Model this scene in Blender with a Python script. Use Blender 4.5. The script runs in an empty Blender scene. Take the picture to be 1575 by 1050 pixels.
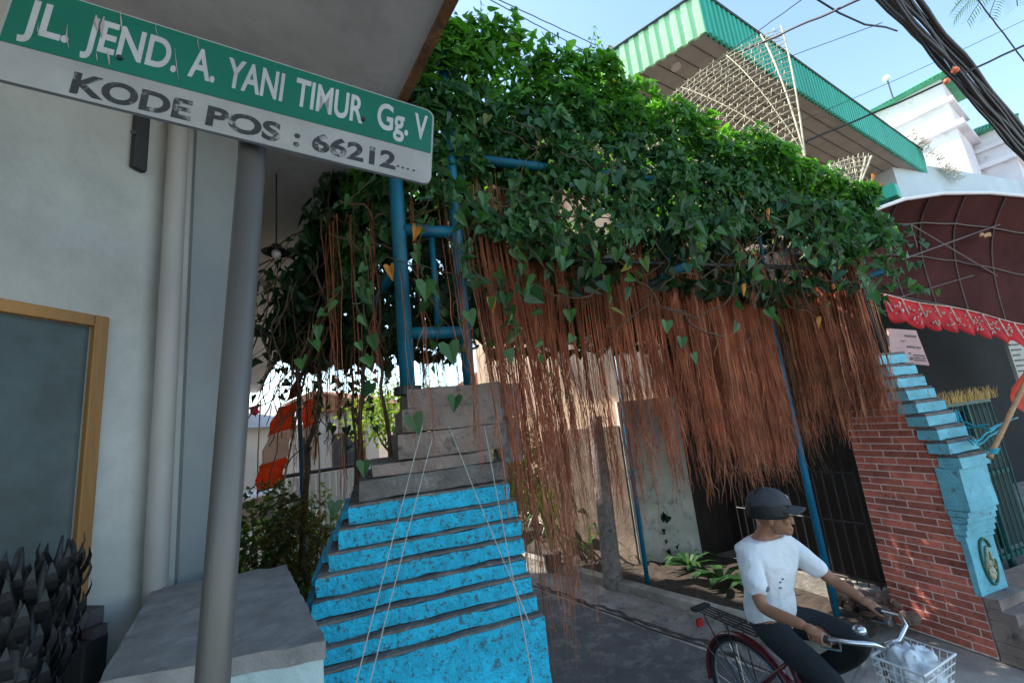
import bpy, bmesh, math, random
from mathutils import Vector, Matrix, noise
random.seed(7)
R_ = math.radians
SC = bpy.context.scene
COL = SC.collection

# ---------------------------------------------------------------- camera
CH = 2.2                                   # camera height (m)
Ru = Vector((0.94239138, -0.31809953, -0.10349482))
Uu = Vector((0.03546832, -0.21262705, 0.9764895))
Fu = Vector((0.33262665, 0.92390607, 0.18909544))
cd = bpy.data.cameras.new('camera'); cam = bpy.data.objects.new('camera', cd); COL.objects.link(cam)
cd.sensor_width = 36; cd.lens = 36 * 650 / 1575; cd.clip_start = .05; cd.clip_end = 3000
m = Matrix((Ru, Uu, -Fu)).transposed().to_4x4(); m.translation = (0, 0, CH); cam.matrix_world = m
SC.camera = cam

# ---------------------------------------------------------------- world + sun
SUN_AZ = Vector((-.80, .60)).normalized(); SUN_EL = R_(50)
w = bpy.data.worlds.new("World"); SC.world = w; w.use_nodes = True
nt = w.node_tree; nt.nodes.clear()
sky = nt.nodes.new('ShaderNodeTexSky'); sky.sky_type = 'NISHITA'; sky.sun_disc = False
sky.sun_elevation = SUN_EL; sky.sun_rotation = math.atan2(SUN_AZ.x, SUN_AZ.y); sky.dust_density = .7; sky.ozone_density = 1.3
bg = nt.nodes.new('ShaderNodeBackground'); bg.inputs[1].default_value = .14
out = nt.nodes.new('ShaderNodeOutputWorld')
tnt = nt.nodes.new('ShaderNodeVectorMath'); tnt.operation = 'MULTIPLY'; tnt.inputs[1].default_value = (.98, 1.0, .91)
nt.links.new(sky.outputs[0], tnt.inputs[0]); nt.links.new(tnt.outputs[0], bg.inputs[0]); nt.links.new(bg.outputs[0], out.inputs[0])
sd = bpy.data.lights.new('sun', 'SUN'); sd.energy = 2.8; sd.angle = R_(.5); sd.color = (1, .93, .82)
so = bpy.data.objects.new('sun', sd); COL.objects.link(so)
sdir = Vector((SUN_AZ.x * math.cos(SUN_EL), SUN_AZ.y * math.cos(SUN_EL), math.sin(SUN_EL)))
so.rotation_euler = sdir.to_track_quat('Z', 'Y').to_euler(); so.location = (0, 0, 20)
SC.view_settings.view_transform = 'Standard'; SC.view_settings.look = 'None'
SC.view_settings.exposure = 1.78; SC.view_settings.gamma = 1

# ---------------------------------------------------------------- survey helpers: sight lines meeting a known plane of the place
def ray(x, y): return Fu + (x - 787.5) / 650 * Ru - (y - 525) / 650 * Uu
E0 = Vector((0, 0, CH))
def pv(x, y, v): d = ray(x, y); return E0 + d * (v / d.y)
def pu(x, y, u): d = ray(x, y); return E0 + d * (u / d.x)
def pz(x, y, z): d = ray(x, y); return E0 + d * ((z - CH) / d.z)
def pp(x, y, p, n): d = ray(x, y); return E0 + d * ((Vector(p) - E0).dot(n) / d.dot(n))

# ---------------------------------------------------------------- materials
MATS = {}
def mat(name, col, rough=.8, var=.25, scale=6, bump=.15, bscale=40, col2=None, thr=None, metal=0, island=0, trans=0, stretch=None, spec=.5, soft=.12, coat=0):
    """col varied by noise; col2 shows in patches above thr; island = random value shift per loose piece"""
    if name in MATS: return MATS[name]
    M = bpy.data.materials.new(name); M.use_nodes = True; n = M.node_tree.nodes; l = M.node_tree.links
    b = n['Principled BSDF']; b.inputs['Roughness'].default_value = rough; b.inputs['Metallic'].default_value = metal
    b.inputs['Specular IOR Level'].default_value = spec
    if coat: b.inputs['Coat Weight'].default_value = coat
    tc = n.new('ShaderNodeTexCoord'); src = tc.outputs['Object']
    if stretch:
        mp = n.new('ShaderNodeMapping'); mp.inputs['Scale'].default_value = stretch; l.new(src, mp.inputs[0]); src = mp.outputs[0]
    def nz(s, det=6, r=.6):
        t = n.new('ShaderNodeTexNoise'); t.inputs['Scale'].default_value = s; t.inputs['Detail'].default_value = det; t.inputs['Roughness'].default_value = r
        l.new(src, t.inputs['Vector']); return t.outputs['Fac']
    base = n.new('ShaderNodeRGB'); base.outputs[0].default_value = (*col, 1); c = base.outputs[0]
    def scale_by(c, fac, lo, hi):
        mr = n.new('ShaderNodeMapRange'); mr.inputs[1].default_value = .3; mr.inputs[2].default_value = .7
        mr.inputs[3].default_value = lo; mr.inputs[4].default_value = hi; l.new(fac, mr.inputs[0])
        mx = n.new('ShaderNodeVectorMath'); mx.operation = 'SCALE'; l.new(c, mx.inputs[0]); l.new(mr.outputs[0], mx.inputs['Scale']); return mx.outputs[0]
    if col2 is not None and thr is not None:
        f = nz(bscale if scale is None else scale * 2.3, 9, .72)
        mr = n.new('ShaderNodeMapRange'); mr.inputs[1].default_value = thr - soft / 2; mr.inputs[2].default_value = thr + soft / 2; l.new(f, mr.inputs[0])
        mx = n.new('ShaderNodeMix'); mx.data_type = 'RGBA'; l.new(mr.outputs[0], mx.inputs[0]); l.new(c, mx.inputs[6]); mx.inputs[7].default_value = (*col2, 1); c = mx.outputs[2]
    if var: c = scale_by(c, nz(scale), 1 - var, 1 + var)
    if var: c = scale_by(c, nz(scale * .23, 3), 1 - var * .6, 1 + var * .6)
    if island:
        g = n.new('ShaderNodeNewGeometry'); mr = n.new('ShaderNodeMapRange'); mr.inputs[3].default_value = 1 - island; mr.inputs[4].default_value = 1 + island
        l.new(g.outputs['Random Per Island'], mr.inputs[0]); mx = n.new('ShaderNodeVectorMath'); mx.operation = 'SCALE'; l.new(c, mx.inputs[0]); l.new(mr.outputs[0], mx.inputs['Scale']); c = mx.outputs[0]
    l.new(c, b.inputs['Base Color'])
    if bump:
        bp = n.new('ShaderNodeBump'); bp.inputs['Strength'].default_value = bump; bp.inputs['Distance'].default_value = .02
        l.new(nz(bscale, 8), bp.inputs['Height']); l.new(bp.outputs[0], b.inputs['Normal'])
    if trans:
        tr = n.new('ShaderNodeBsdfTranslucent'); l.new(c, tr.inputs[0]); ms = n.new('ShaderNodeMixShader'); ms.inputs[0].default_value = trans
        l.new(b.outputs[0], ms.inputs[1]); l.new(tr.outputs[0], ms.inputs[2]); l.new(ms.outputs[0], n['Material Output'].inputs[0])
    MATS[name] = M; return M

def leafmat(name, ca, cb, yellow=.0, trans=.35):
    if name in MATS: return MATS[name]
    M = bpy.data.materials.new(name); M.use_nodes = True; n = M.node_tree.nodes; l = M.node_tree.links; b = n['Principled BSDF']
    g = n.new('ShaderNodeNewGeometry'); cr = n.new('ShaderNodeValToRGB'); e = cr.color_ramp.elements
    e[0].color = (*ca, 1); e[1].color = (*cb, 1); e[1].position = .94
    if yellow: q = e.new(1 - yellow * .5); q.color = (.55, .33, .03, 1); e[-1].position = 1
    if yellow: e[1].position = 1 - yellow
    l.new(g.outputs['Random Per Island'], cr.inputs[0]); l.new(cr.outputs[0], b.inputs['Base Color'])
    b.inputs['Roughness'].default_value = .42; b.inputs['Specular IOR Level'].default_value = .5
    tr = n.new('ShaderNodeBsdfTranslucent'); ga = n.new('ShaderNodeVectorMath'); ga.operation = 'MULTIPLY'; ga.inputs[1].default_value = (1.6, 1.9, .5)
    l.new(cr.outputs[0], ga.inputs[0]); l.new(ga.outputs[0], tr.inputs[0])
    ms = n.new('ShaderNodeMixShader'); ms.inputs[0].default_value = trans
    l.new(b.outputs[0], ms.inputs[1]); l.new(tr.outputs[0], ms.inputs[2]); l.new(ms.outputs[0], n['Material Output'].inputs[0])
    MATS[name] = M; return M

# ---------------------------------------------------------------- mesh builder
LOC = {}
class MB:
    def __init__(s): s.v = []; s.f = []
    def add(s, vs, fs):
        o = len(s.v); s.v += [Vector(p) for p in vs]; s.f += [tuple(i + o for i in q) for q in fs]; return s
    def box(s, c, sz, rz=0, M=None):
        hx, hy, hz = sz[0] / 2, sz[1] / 2, sz[2] / 2
        P = [Vector((x, y, z)) for z in (-hz, hz) for x, y in ((-hx, -hy), (hx, -hy), (hx, hy), (-hx, hy))]
        Q = M if M else Matrix.Rotation(rz, 3, 'Z')
        return s.add([Q @ p + Vector(c) for p in P], [(3, 2, 1, 0), (4, 5, 6, 7), (0, 1, 5, 4), (1, 2, 6, 5), (2, 3, 7, 6), (3, 0, 4, 7)])
    def bx(s, a, b):
        a = Vector(a); b = Vector(b); return s.box((a + b) / 2, b - a)
    def hull(s, bot, top):
        n = len(bot); fs = [tuple(reversed(range(n))), tuple(range(n, 2 * n))]
        for i in range(n): j = (i + 1) % n; fs.append((i, j, n + j, n + i))
        return s.add(list(bot) + list(top), fs)
    def rough(s, a, b, n=(6, 3, 3), amp=.006, fr=9, seed=0):
        a = Vector(a); b = Vector(b); bm = bmesh.new(); nx, ny, nz_ = n; idx = {}
        def vert(i, j, k):
            key = (i, j, k)
            if key not in idx:
                p = Vector((a.x + (b.x - a.x) * i / nx, a.y + (b.y - a.y) * j / ny, a.z + (b.z - a.z) * k / nz_))
                p += noise.noise_vector(p * fr + Vector((seed * 3.1, 0, 0))) * amp + noise.noise_vector(p * fr * 4 + Vector((0, seed, 0))) * amp * .5
                idx[key] = len(vs); vs.append(p)
            return idx[key]
        vs = []; fs = []
        for i in range(nx):
            for j in range(ny):
                fs.append((vert(i, j, 0), vert(i, j + 1, 0), vert(i + 1, j + 1, 0), vert(i + 1, j, 0))); fs.append((vert(i, j, nz_), vert(i + 1, j, nz_), vert(i + 1, j + 1, nz_), vert(i, j + 1, nz_)))
        for i in range(nx):
            for k in range(nz_):
                fs.append((vert(i, 0, k), vert(i + 1, 0, k), vert(i + 1, 0, k + 1), vert(i, 0, k + 1))); fs.append((vert(i, ny, k), vert(i, ny, k + 1), vert(i + 1, ny, k + 1), vert(i + 1, ny, k)))
        for j in range(ny):
            for k in range(nz_):
                fs.append((vert(0, j, k), vert(0, j, k + 1), vert(0, j + 1, k + 1), vert(0, j + 1, k))); fs.append((vert(nx, j, k), vert(nx, j + 1, k), vert(nx, j + 1, k + 1), vert(nx, j, k + 1)))
        bm.free(); return s.add(vs, fs)
    def tube(s, pts, r, n=8, cap=True):
        pts = [Vector(p) for p in pts]; rs = r if isinstance(r, (list, tuple)) else [r] * len(pts)
        o = len(s.v); up = Vector((0, 0, 1)); prev = None
        for i, p in enumerate(pts):
            t = (pts[min(i + 1, len(pts) - 1)] - pts[max(i - 1, 0)])
            t = t.normalized() if t.length > 1e-9 else Vector((0, 0, 1))
            if prev is None:
                a = t.cross(up if abs(t.z) < .95 else Vector((1, 0, 0))).normalized()
            else:
                a = (prev - t * prev.dot(t)); a = a.normalized() if a.length > 1e-6 else t.orthogonal().normalized()
            prev = a; b = t.cross(a)
            for k in range(n):
                an = 2 * math.pi * k / n; s.v.append(p + (a * math.cos(an) + b * math.sin(an)) * rs[i])
        for i in range(len(pts) - 1):
            for k in range(n):
                j = (k + 1) % n; s.f.append((o + i * n + k, o + i * n + j, o + (i + 1) * n + j, o + (i + 1) * n + k))
        if cap:
            s.f.append(tuple(o + k for k in reversed(range(n)))); s.f.append(tuple(o + (len(pts) - 1) * n + k for k in range(n)))
        return s
    def ell(s, c, r, n=12, M=None):
        c = Vector(c); vs = []; fs = []
        rings = max(4, n // 2)
        for i in range(rings + 1):
            th = math.pi * i / rings
            for k in range(n):
                ph = 2 * math.pi * k / n; p = Vector((r[0] * math.sin(th) * math.cos(ph), r[1] * math.sin(th) * math.sin(ph), r[2] * math.cos(th)))
                vs.append((M @ p if M else p) + c)
        for i in range(rings):
            for k in range(n):
                j = (k + 1) % n; fs.append((i * n + k, (i + 1) * n + k, (i + 1) * n + j, i * n + j))
        return s.add(vs, fs)
    def grid(s, fn, nu, nv):
        vs = [fn(i / nu, j / nv) for j in range(nv + 1) for i in range(nu + 1)]; W = nu + 1
        return s.add(vs, [(j * W + i, j * W + i + 1, (j + 1) * W + i + 1, (j + 1) * W + i) for j in range(nv) for i in range(nu)])
    def sheet(s, fn, nu, nv, th):
        """a grid with real thickness along -y/+z: th is a vector"""
        th = Vector(th); s.grid(fn, nu, nv); s.grid(lambda a, b: Vector(fn(a, b)) + th, nu, nv)
        W = nu + 1; N = W * (nv + 1); o = len(s.v) - 2 * N
        def rim(i, j): s.f.append((o + i, o + j, o + N + j, o + N + i))
        for i in range(nu): rim(i, i + 1); rim(nv * W + i, nv * W + i + 1)
        for j in range(nv): rim(j * W, (j + 1) * W); rim(j * W + nu, (j + 1) * W + nu)
        return s
    def leaf(s, p, nrm, tip, sz, fold=.18, wd=1.0):
        y = -(tip - nrm * tip.dot(nrm)); y = y.normalized() if y.length > 1e-4 else nrm.orthogonal(); x = y.cross(nrm)
        o = len(s.v); P = Vector(p)
        for a, b, c in LEAF: s.v.append(P + (x * a * wd + y * b + nrm * (c * fold * 5 * .2 + (-.12 * b * b))) * sz)
        s.f += [(o, o + 1, o + 2, o + 3, o + 4, o + 5), (o + 5, o + 6, o + 7, o + 8, o + 9, o)]
        return s
    def blade(s, pts, w, nrm):
        """strap leaf: list of points, width profile"""
        o = len(s.v); n = len(pts)
        for i, p in enumerate(pts):
            t = (Vector(pts[min(i + 1, n - 1)]) - Vector(pts[max(i - 1, 0)])).normalized(); a = t.cross(nrm); a = a.normalized() if a.length > 1e-4 else Vector((1, 0, 0))
            ww = w * math.sin(math.pi * (.15 + .85 * i / (n - 1))) + .0008
            s.v += [Vector(p) - a * ww, Vector(p) + a * ww]
        s.f += [(o + 2 * i, o + 2 * i + 1, o + 2 * i + 3, o + 2 * i + 2) for i in range(n - 1)]
        return s
    def build(s, name, material, parent=None, smooth=False, local=False, bevel=0):
        me = bpy.data.meshes.new(name)
        if parent is not None: L = Vector((0, 0, 0)) if local else LOC[parent.name]
        elif local: L = Vector((0, 0, 0))
        else:
            xs = [p.x for p in s.v]; ys = [p.y for p in s.v]; L = Vector(((min(xs) + max(xs)) / 2, (min(ys) + max(ys)) / 2, min(p.z for p in s.v)))
        me.from_pydata([p - L for p in s.v], [], s.f); me.materials.append(material)
        if smooth:
            me.polygons.foreach_set('use_smooth', [True] * len(me.polygons))
        o = bpy.data.objects.new(name, me); COL.objects.link(o)
        if parent is not None: o.parent = parent; LOC[o.name] = L
        else: o.location = L if not local else (0, 0, 0); LOC[o.name] = L
        if bevel:
            b = o.modifiers.new('bevel', 'BEVEL'); b.width = bevel; b.segments = 2; b.limit_method = 'ANGLE'
        return o
LEAF = [(0, 0, 0), (.22, .16, .12), (.47, .06, .2), (.44, -.25, .14), (.22, -.62, .06), (0, -1, 0), (-.22, -.62, .06), (-.44, -.25, .14), (-.47, .06, .2), (-.22, .16, .12)]

def tag(o, label=None, cat=None, group=None, kind=None):
    if label: o['label'] = label
    if cat: o['category'] = cat
    if group: o['group'] = group
    if kind: o['kind'] = kind
    return o
def thing(name, label, cat, loc=(0, 0, 0), rz=0, group=None):
    o = bpy.data.objects.new(name, None); COL.objects.link(o); o.location = loc; o.rotation_euler = (0, 0, rz); o.empty_display_size = .1
    LOC[o.name] = Vector(loc); return tag(o, label, cat, group)
def rnd(a, b): return random.uniform(a, b)
def rv(k=1): return Vector((rnd(-k, k), rnd(-k, k), rnd(-k, k)))
Z = Vector((0, 0, 1))
AL = Vector((-.27, .963, 0))            # direction the alley runs
UA = Vector((.963, .27, 0))

# ================================================================ THE SETTING
M_ground = mat('ground_dirt', (.34, .30, .26), .95, .35, 3, .5, 30)
M_road = mat('worn_asphalt', (.088, .085, .088), .9, .3, 2.5, .5, 90, col2=(.17, .16, .15), thr=.56, soft=.12)
M_pave = mat('worn_concrete', (.22, .2, .185), .92, .35, 4, .5, 50, col2=(.1, .095, .09), thr=.6, soft=.1)
M_kerb = mat('kerb_concrete', (.3, .28, .25), .9, .35, 6, .6, 40)
M_soil = mat('dark_soil', (.06, .045, .035), 1, .5, 12, 1, 60)
tag(MB().box((0, 400, -.06), (1800, 1800, .1)).build('ground', M_ground), kind='structure')
def strip(pts, z): return [Vector((x, y, z)) for x, y in pts]
kA = pz(1144, 950, .12); kB = pz(878, 875, .12)                    # top outer edge of the kerb
kd = (kB - kA); kd.z = 0; kd.normalize(); kn = Vector((kd.y, -kd.x, 0))
if kn.x < 0: kn = -kn
k0 = Vector((kA.x, kA.y, 0)) - kd * .9; k1 = k0 + kd * 14
mr = MB(); fnr = lambda a, b: Vector((-9 + 12.6 * a, -6 + 11 * b, 0.004 + .006 * noise.noise(Vector((a * 30, b * 40, 0)))))
q0 = k0 - kn * .55; q1 = k1 - kn * .5
mr.add([(-3, .2, .002), (8, .2, .002), (8, 1.6, .002), (q0.x + .4, 1.6, .002), (q0.x, q0.y, .002), (q1.x, q1.y, .002), (q1.x - 3.4, q1.y - 1, .002), (-.5, 2.9, .002), (-.6, 2.0, .002)], [tuple(range(9))])
tag(mr.build('road', M_road, local=True), kind='structure')
# concrete margin between asphalt and kerb, with a ragged inner edge
mp_ = MB(); N = 90; vs = []
for i in range(N + 1):
    t = i / N; p = k0 + (k1 - k0) * t; wv = .5 + .05 * noise.noise(Vector((t * 22, 1, 0))) + .03 * noise.noise(Vector((t * 90, 1, 0)))
    e = p - kn * wv; vs += [Vector((e.x, e.y, .008)), Vector((p.x, p.y, .03))]
mp_.add(vs, [(2 * i, 2 * i + 1, 2 * i + 3, 2 * i + 2) for i in range(N)])
tag(mp_.build('pavement', M_pave, local=True), kind='structure')
mc = MB()
for (a0, a1, s0) in ((.7, 3.1, 3), (3.0, 3.5, 8)):
    pr = []; 
    for i in range(40):
        t = a0 + (a1 - a0) * i / 39; p = k0 + kd * t - kn * (.47 + .1 * noise.noise(Vector((t * 5, s0, 0)))); pr.append(Vector((p.x, p.y, .0175)))
    o_ = len(mc.v)
    for i, p in enumerate(pr): ww = .028 * max(.15, .6 + noise.noise(Vector((i * .6, s0, 2)))); mc.v += [p - kn * ww, p + kn * ww + Vector((0, 0, .006))]
    mc.f += [(o_ + 2 * i, o_ + 2 * i + 1, o_ + 2 * i + 3, o_ + 2 * i + 2) for i in range(39)]
tag(mc.build('pavement_cracks', mat('crack_dirt', (.05, .045, .04), 1, .3, 20, .6, 60), local=True), kind='structure')
mk = MB(); L = 14; nseg = 70; vs = []
for i in range(nseg + 1):
    p = k0 + kd * (L * i / nseg)
    for (a, z) in ((0, -.02), (.006, .118), (.13, .126), (.14, -.02)):
        q = p + kn * a + Z * z + noise.noise_vector(Vector((i * .9, a * 40, z * 30))) * .008; vs.append(q)
mk.add(vs, [(4 * i + j, 4 * i + j + 1, 4 * i + 5 + j, 4 * i + 4 + j) for i in range(nseg) for j in range(3)] + [(0, 1, 2, 3)])
tag(mk.build('kerb', M_kerb, local=True), kind='structure')
ms_ = MB(); ms_.grid(lambda a, b: (k0 + kd * (14 * a) + kn * (.13 + 1.6 * b)) + Z * (.07 + .06 * noise.noise(Vector((a * 40, b * 6, 3)))), 70, 10)
tag(ms_.build('soil_bed', M_soil, smooth=True, local=True), kind='structure')

# ================================================================ LEFT BUILDING (near, shaded)
WC = Vector((-.72, 2.76, 0)); WD = Vector((.56, .83, 0)).normalized(); WN = Vector((WD.y, -WD.x, 0))   # wall corner, direction, outward normal
M_wall = mat('painted_plaster', (.45, .455, .44), .85, .14, 1.1, .3, 25, col2=(.36, .36, .345), thr=.58, soft=.25)
M_soffit = mat('soffit_plaster', (.60, .57, .55), .9, .16, 1.2, .2, 14, col2=(.44, .42, .41), thr=.63, soft=.3)
M_rust = mat('rust_stained_edge', (.26, .12, .05), .9, .4, 6, .4, 40, col2=(.12, .07, .05), thr=.55)
M_black = mat('dark_void', (.015, .016, .018), .8, .2, 5, 0)
bld = thing('corner_building', 'grey plastered building with wooden framed window under a deep roof slab', 'building', (-1.5, 2, 0))
def wp(x, y, off=0): return pp(x, y, WC + WN * off, WN)
def ws(p): return (p - WC).dot(WD)
w_ = MB(); A = WC - WD * 7; S2 = Vector((-.29, .957, 0))
B = WC + S2 * 13
bot = [A, WC, B, B + Vector((-6, -1, 0)), A + Vector((-6, 1, 0))]
# side face first, then the window wall assembled around the opening
wi = wp(140, 503); wo_ = ws(wi); wtop = wi.z; wl = wo_ - 2.2; wbot = .62
def wbox(mb, s0, s1, z0, z1, d0, d1):
    P = [WC + WD * s0 + WN * d0, WC + WD * s1 + WN * d0, WC + WD * s1 + WN * d1, WC + WD * s0 + WN * d1]
    return mb.hull([p + Z * z0 for p in P][::-1], [p + Z * z1 for p in P][::-1])
TOPZ = 4.262
wbox(w_, wo_, 0, 0, TOPZ, -.3, 0); wbox(w_, wl, wo_, wtop, TOPZ, -.3, 0); wbox(w_, wl, wo_, 0, wbot, -.3, 0); wbox(w_, -7, wl, 0, TOPZ, -.3, 0)
w_.hull([WC - WD * .3 + S2 * .001, WC + S2 * .001 - WN * .002, B, B + Vector((-.3, 0, 0))], [p + Z * TOPZ for p in (WC - WD * .3 + S2 * .001, WC + S2 * .001 - WN * .002, B, B + Vector((-.3, 0, 0)))])
w_.build('wall', M_wall, bld)
# unseen storey above, added and sized to mask the sun from the lane
B7 = WC + S2 * 8.2
up = MB(); P = [A + Vector((0, 0, 0)), WC + Vector((-.25, .2, 0)), B7 + Vector((-.3, 0, 0)), B7 + Vector((-7, 0, 0)), A + Vector((-6, 1, 0))]
up.hull([p + Z * 4.55 for p in P], [p + Z * 10 for p in P]); up.build('sun_mask_storey', M_wall, bld)
# roof slab
SE0 = Vector((.44, 1.67, 0)); SD = Vector((-.25, .968, 0)).normalized()
e0 = SE0 - SD * 4.6; e1 = SE0 + SD * 16
sl = MB(); P = [e0, e1, e1 + Vector((-7, 0, 0)), Vector((-9, 2, 0)), Vector((-9, -2, 0))]
sl.hull([p + Z * 4.27 for p in P], [p + Z * 4.5 for p in P]); slab = sl.build('roof_slab', M_soffit, bld)
fa = MB(); SNn = Vector((SD.y, -SD.x, 0)); fa.hull([e0 + Z * 4.24, e0 + SNn * .05 + Z * 4.24, e1 + SNn * .05 + Z * 4.24, e1 + Z * 4.24], [e0 + Z * 4.56, e0 + SNn * .05 + Z * 4.56, e1 + SNn * .05 + Z * 4.56, e1 + Z * 4.56])
fa.build('slab_edge', M_rust, slab)
M_beige = mat('beige_soffit', (.62, .58, .52), .9, .15, 2, .2, 20, stretch=(3, 1, 1))  # far soffit section, paler colour standing for sunlight bounced off the ground
bs = MB(); y0 = 5.75
g0 = SE0 + SD * ((y0 - SE0.y) / SD.y)
bs.hull([g0 + Vector((-2.4, 0, 4.2)), g0 + Vector((-.02, 0, 4.2)), e1 + Vector((-.02, 0, 4.2)), e1 + Vector((-2.4, 0, 4.2))], [g0 + Vector((-2.4, 0, 4.268)), g0 + Vector((-.02, 0, 4.268)), e1 + Vector((-.02, 0, 4.268)), e1 + Vector((-2.4, 0, 4.268))])
bs.build('ceiling_panel', M_beige, slab)
# window
M_frame = mat('varnished_yellow_wood', (.36, .17, .04), .5, .3, 3, .25, 30, stretch=(1, 1, .15))
wf = MB(); fw = .05
wbox(wf, wo_, wo_ + fw, wbot, wtop + fw, -.06, .025); wbox(wf, wl, wo_, wtop + .001, wtop + fw, -.06, .023)
win = wf.build('window', M_frame, bld, bevel=.004)
gm = mat('blotched_glass', (.05, .055, .058), .4, .5, 1.1, 0, spec=.2, col2=(.09, .14, .145), thr=.5, soft=.5)  # dark pane with soft teal blotches
wbox(MB(), wl, wo_, wbot, wtop, -.05, -.01).build('pane', gm, win)
# drain pipe, pilaster strip and the dark meter box
pc = wp(254, 560, .06); s = ws(pc)
MB().tube([WC + WD * s + WN * .07 + Z * z for z in (0, 1.2, 2.4, 3.4, 4.26)], .044, 20).build('drainpipe', mat('grey_pipe_paint', (.36, .345, .33), .6, .15, 3, .1, 30, stretch=(1, 1, .3)), bld, smooth=True)
s1 = ws(wp(281, 600))
pl = MB(); wbox(pl, s1, .004, 0, 4.262, .0, .022); pl.build('pilaster', mat('blue_grey_plaster', (.30, .325, .335), .85, .1, 2, .25, 25), bld)
a_ = wp(204, 255, .03); b_ = wp(232, 180, .03)
mbx = MB(); wbox(mbx, ws(a_), ws(b_), a_.z, a_.z + .75, .0, .035); mbx.build('meter_box', mat('dark_box_paint', (.02, .022, .026), .6, .2, 5, .1), bld, bevel=.01)

# concrete-capped plinth
def sc(x, y): return Vector((x * 1.3333, y * 1.3333, 0))
z_t = 2.2 - .4 * 1.3333
cr_ = [pz(150, 1050, z_t), pz(236, 905, z_t), pz(440, 868, z_t), pz(500, 985, z_t)]
cr_ = [Vector((p.x, p.y, 0)) for p in cr_]
plinth = thing('plinth', 'pale painted plinth with rough cement top below the street name sign', 'plinth', (cr_[0] + cr_[2]) / 2)
def quadgrid(c, z, amp, nu=40, nv=40):
    def f(a, b):
        p = (c[0] * (1 - a) + c[3] * a) * (1 - b) + (c[1] * (1 - a) + c[2] * a) * b
        ed = 1 if 0 < a < 1 and 0 < b < 1 else .3
        q = Vector((p.x, p.y, 0)) * 5
        return Vector((p.x, p.y, z + (noise.noise(q) * .5 + noise.noise(q * 3.1) * .45 + noise.noise(q * 9) * .25 + max(0, noise.noise(q * 2.3 + Vector((5, 3, 1))) - .25) * 1.6) * amp * ed)) + noise.noise_vector(q * 3) * .006 * (1 if ed < 1 else 0)
    return f
MB().sheet(quadgrid(cr_, z_t, .0045), 60, 60, (0, 0, -.045)).build('cement_top', mat('rough_cement', (.27, .255, .25), .8, .25, 9, .25, 110, col2=(.40, .385, .375), thr=.66, soft=.1), plinth)
cc = [c * .985 + (cr_[0] + cr_[1] + cr_[2] + cr_[3]) / 4 * .015 for c in cr_]
MB().hull([c + Z * 0 for c in (cc[0], cc[3], cc[2], cc[1])], [c + Z * (z_t - .046) for c in (cc[0], cc[3], cc[2], cc[1])]).build('body', mat('pale_blue_plaster', (.5, .64, .66), .8, .12, 4, .3, 40, col2=(.36, .45, .46), thr=.62), plinth)

# pendant lamp under the slab
lp = pz(420, 280, 4.2); lamp_v = lp.y; lc = pv(425, 388, lamp_v)
lamp = thing('pendant_lamp', 'small dark pendant lamp with pale bulb hanging below the roof slab', 'lamp', (lc.x, lc.y, lc.z))
M_dk = mat('dark_metal', (.03, .03, .032), .5, .2, 8, .1, metal=.3)
MB().tube([Vector((lc.x, lc.y, lc.z + .05)), Vector((lc.x, lc.y, 4.268))], .006, 6).build('rod', M_dk, lamp)
sh = MB(); o_ = 0
for k, (r, z) in enumerate(((.012, .07), (.03, .06), (.05, .03), (.1, .0), (.098, -.004), (.045, .02))):
    for j in range(20): sh.v.append(lc + Vector((r * math.cos(j * .31416), r * math.sin(j * .31416), z)))
for k in range(5):
    for j in range(20): jj = (j + 1) % 20; sh.f.append((k * 20 + j, k * 20 + jj, (k + 1) * 20 + jj, (k + 1) * 20 + j))
sh.build('lamp_shade', M_dk, lamp, smooth=True)
MB().ell(lc + Vector((0, 0, -.01)), (.034, .034, .045), 14).build('bulb', mat('milky_bulb', (.6, .52, .5), .3, .05, 3, 0), lamp, smooth=True)

# ================================================================ STREET NAME SIGN
SL = Vector((-.57 * 1.3333, .84 * 1.3333, CH + (2.51 - 1.65) * 1.3333)); SR = Vector((.175 * 1.3333, .915 * 1.3333, CH + (2.43 - 1.65) * 1.3333))
nS = Vector(((SR - SL).y, -(SR - SL).x, 0)).normalized(); 
TL = pp(6, -38, SL, nS); TR = pp(662, 173, SL, nS); BR = pp(668, 285, SL, nS); BL = pp(-2, 126, SL, nS)
ex = ((TR - TL) + (BR - BL)).normalized(); ey = nS.cross(ex)
if ey.z < 0: ey = -ey
ctr = (TL + TR + BL + BR) / 4
def s2(p): d = p - ctr; return d.dot(ex), d.dot(ey)
pole_x = -.27
sign = thing('street_sign', 'green and white street name sign on a grey steel pole', 'street sign', (-.38, 1.25, 0))
SM = Matrix((ex, ey, nS)).transposed()
def rrect(x0, x1, y0, y1, r, corners=(1, 1, 1, 1), n=6):
    P = []
    for (cx, cy, a, on) in ((x1 - r, y1 - r, 0, corners[0]), (x0 + r, y1 - r, 90, corners[1]), (x0 + r, y0 + r, 180, corners[2]), (x1 - r, y0 + r, 270, corners[3])):
        if not on: P.append((cx + (r if a in (0, 270) else -r), cy + (r if a in (0, 90) else -r))); continue
        for i in range(n + 1): t = R_(a + 90 * i / n); P.append((cx + r * math.cos(t), cy + r * math.sin(t)))
    return P
xl = (s2(TL)[0] + s2(BL)[0]) / 2; xr = (s2(TR)[0] + s2(BR)[0]) / 2; yt = (s2(TL)[1] + s2(TR)[1]) / 2; yb = (s2(BL)[1] + s2(BR)[1]) / 2
def plate(poly, d0, d1):
    q = lambda x, y, d: ctr + ex * x + ey * y + nS * d
    if nS.dot(ctr - E0) > 0: d0, d1 = -d0, -d1
    return MB().hull([q(x, y, d0) for x, y in poly], [q(x, y, d1) for x, y in poly])
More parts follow.
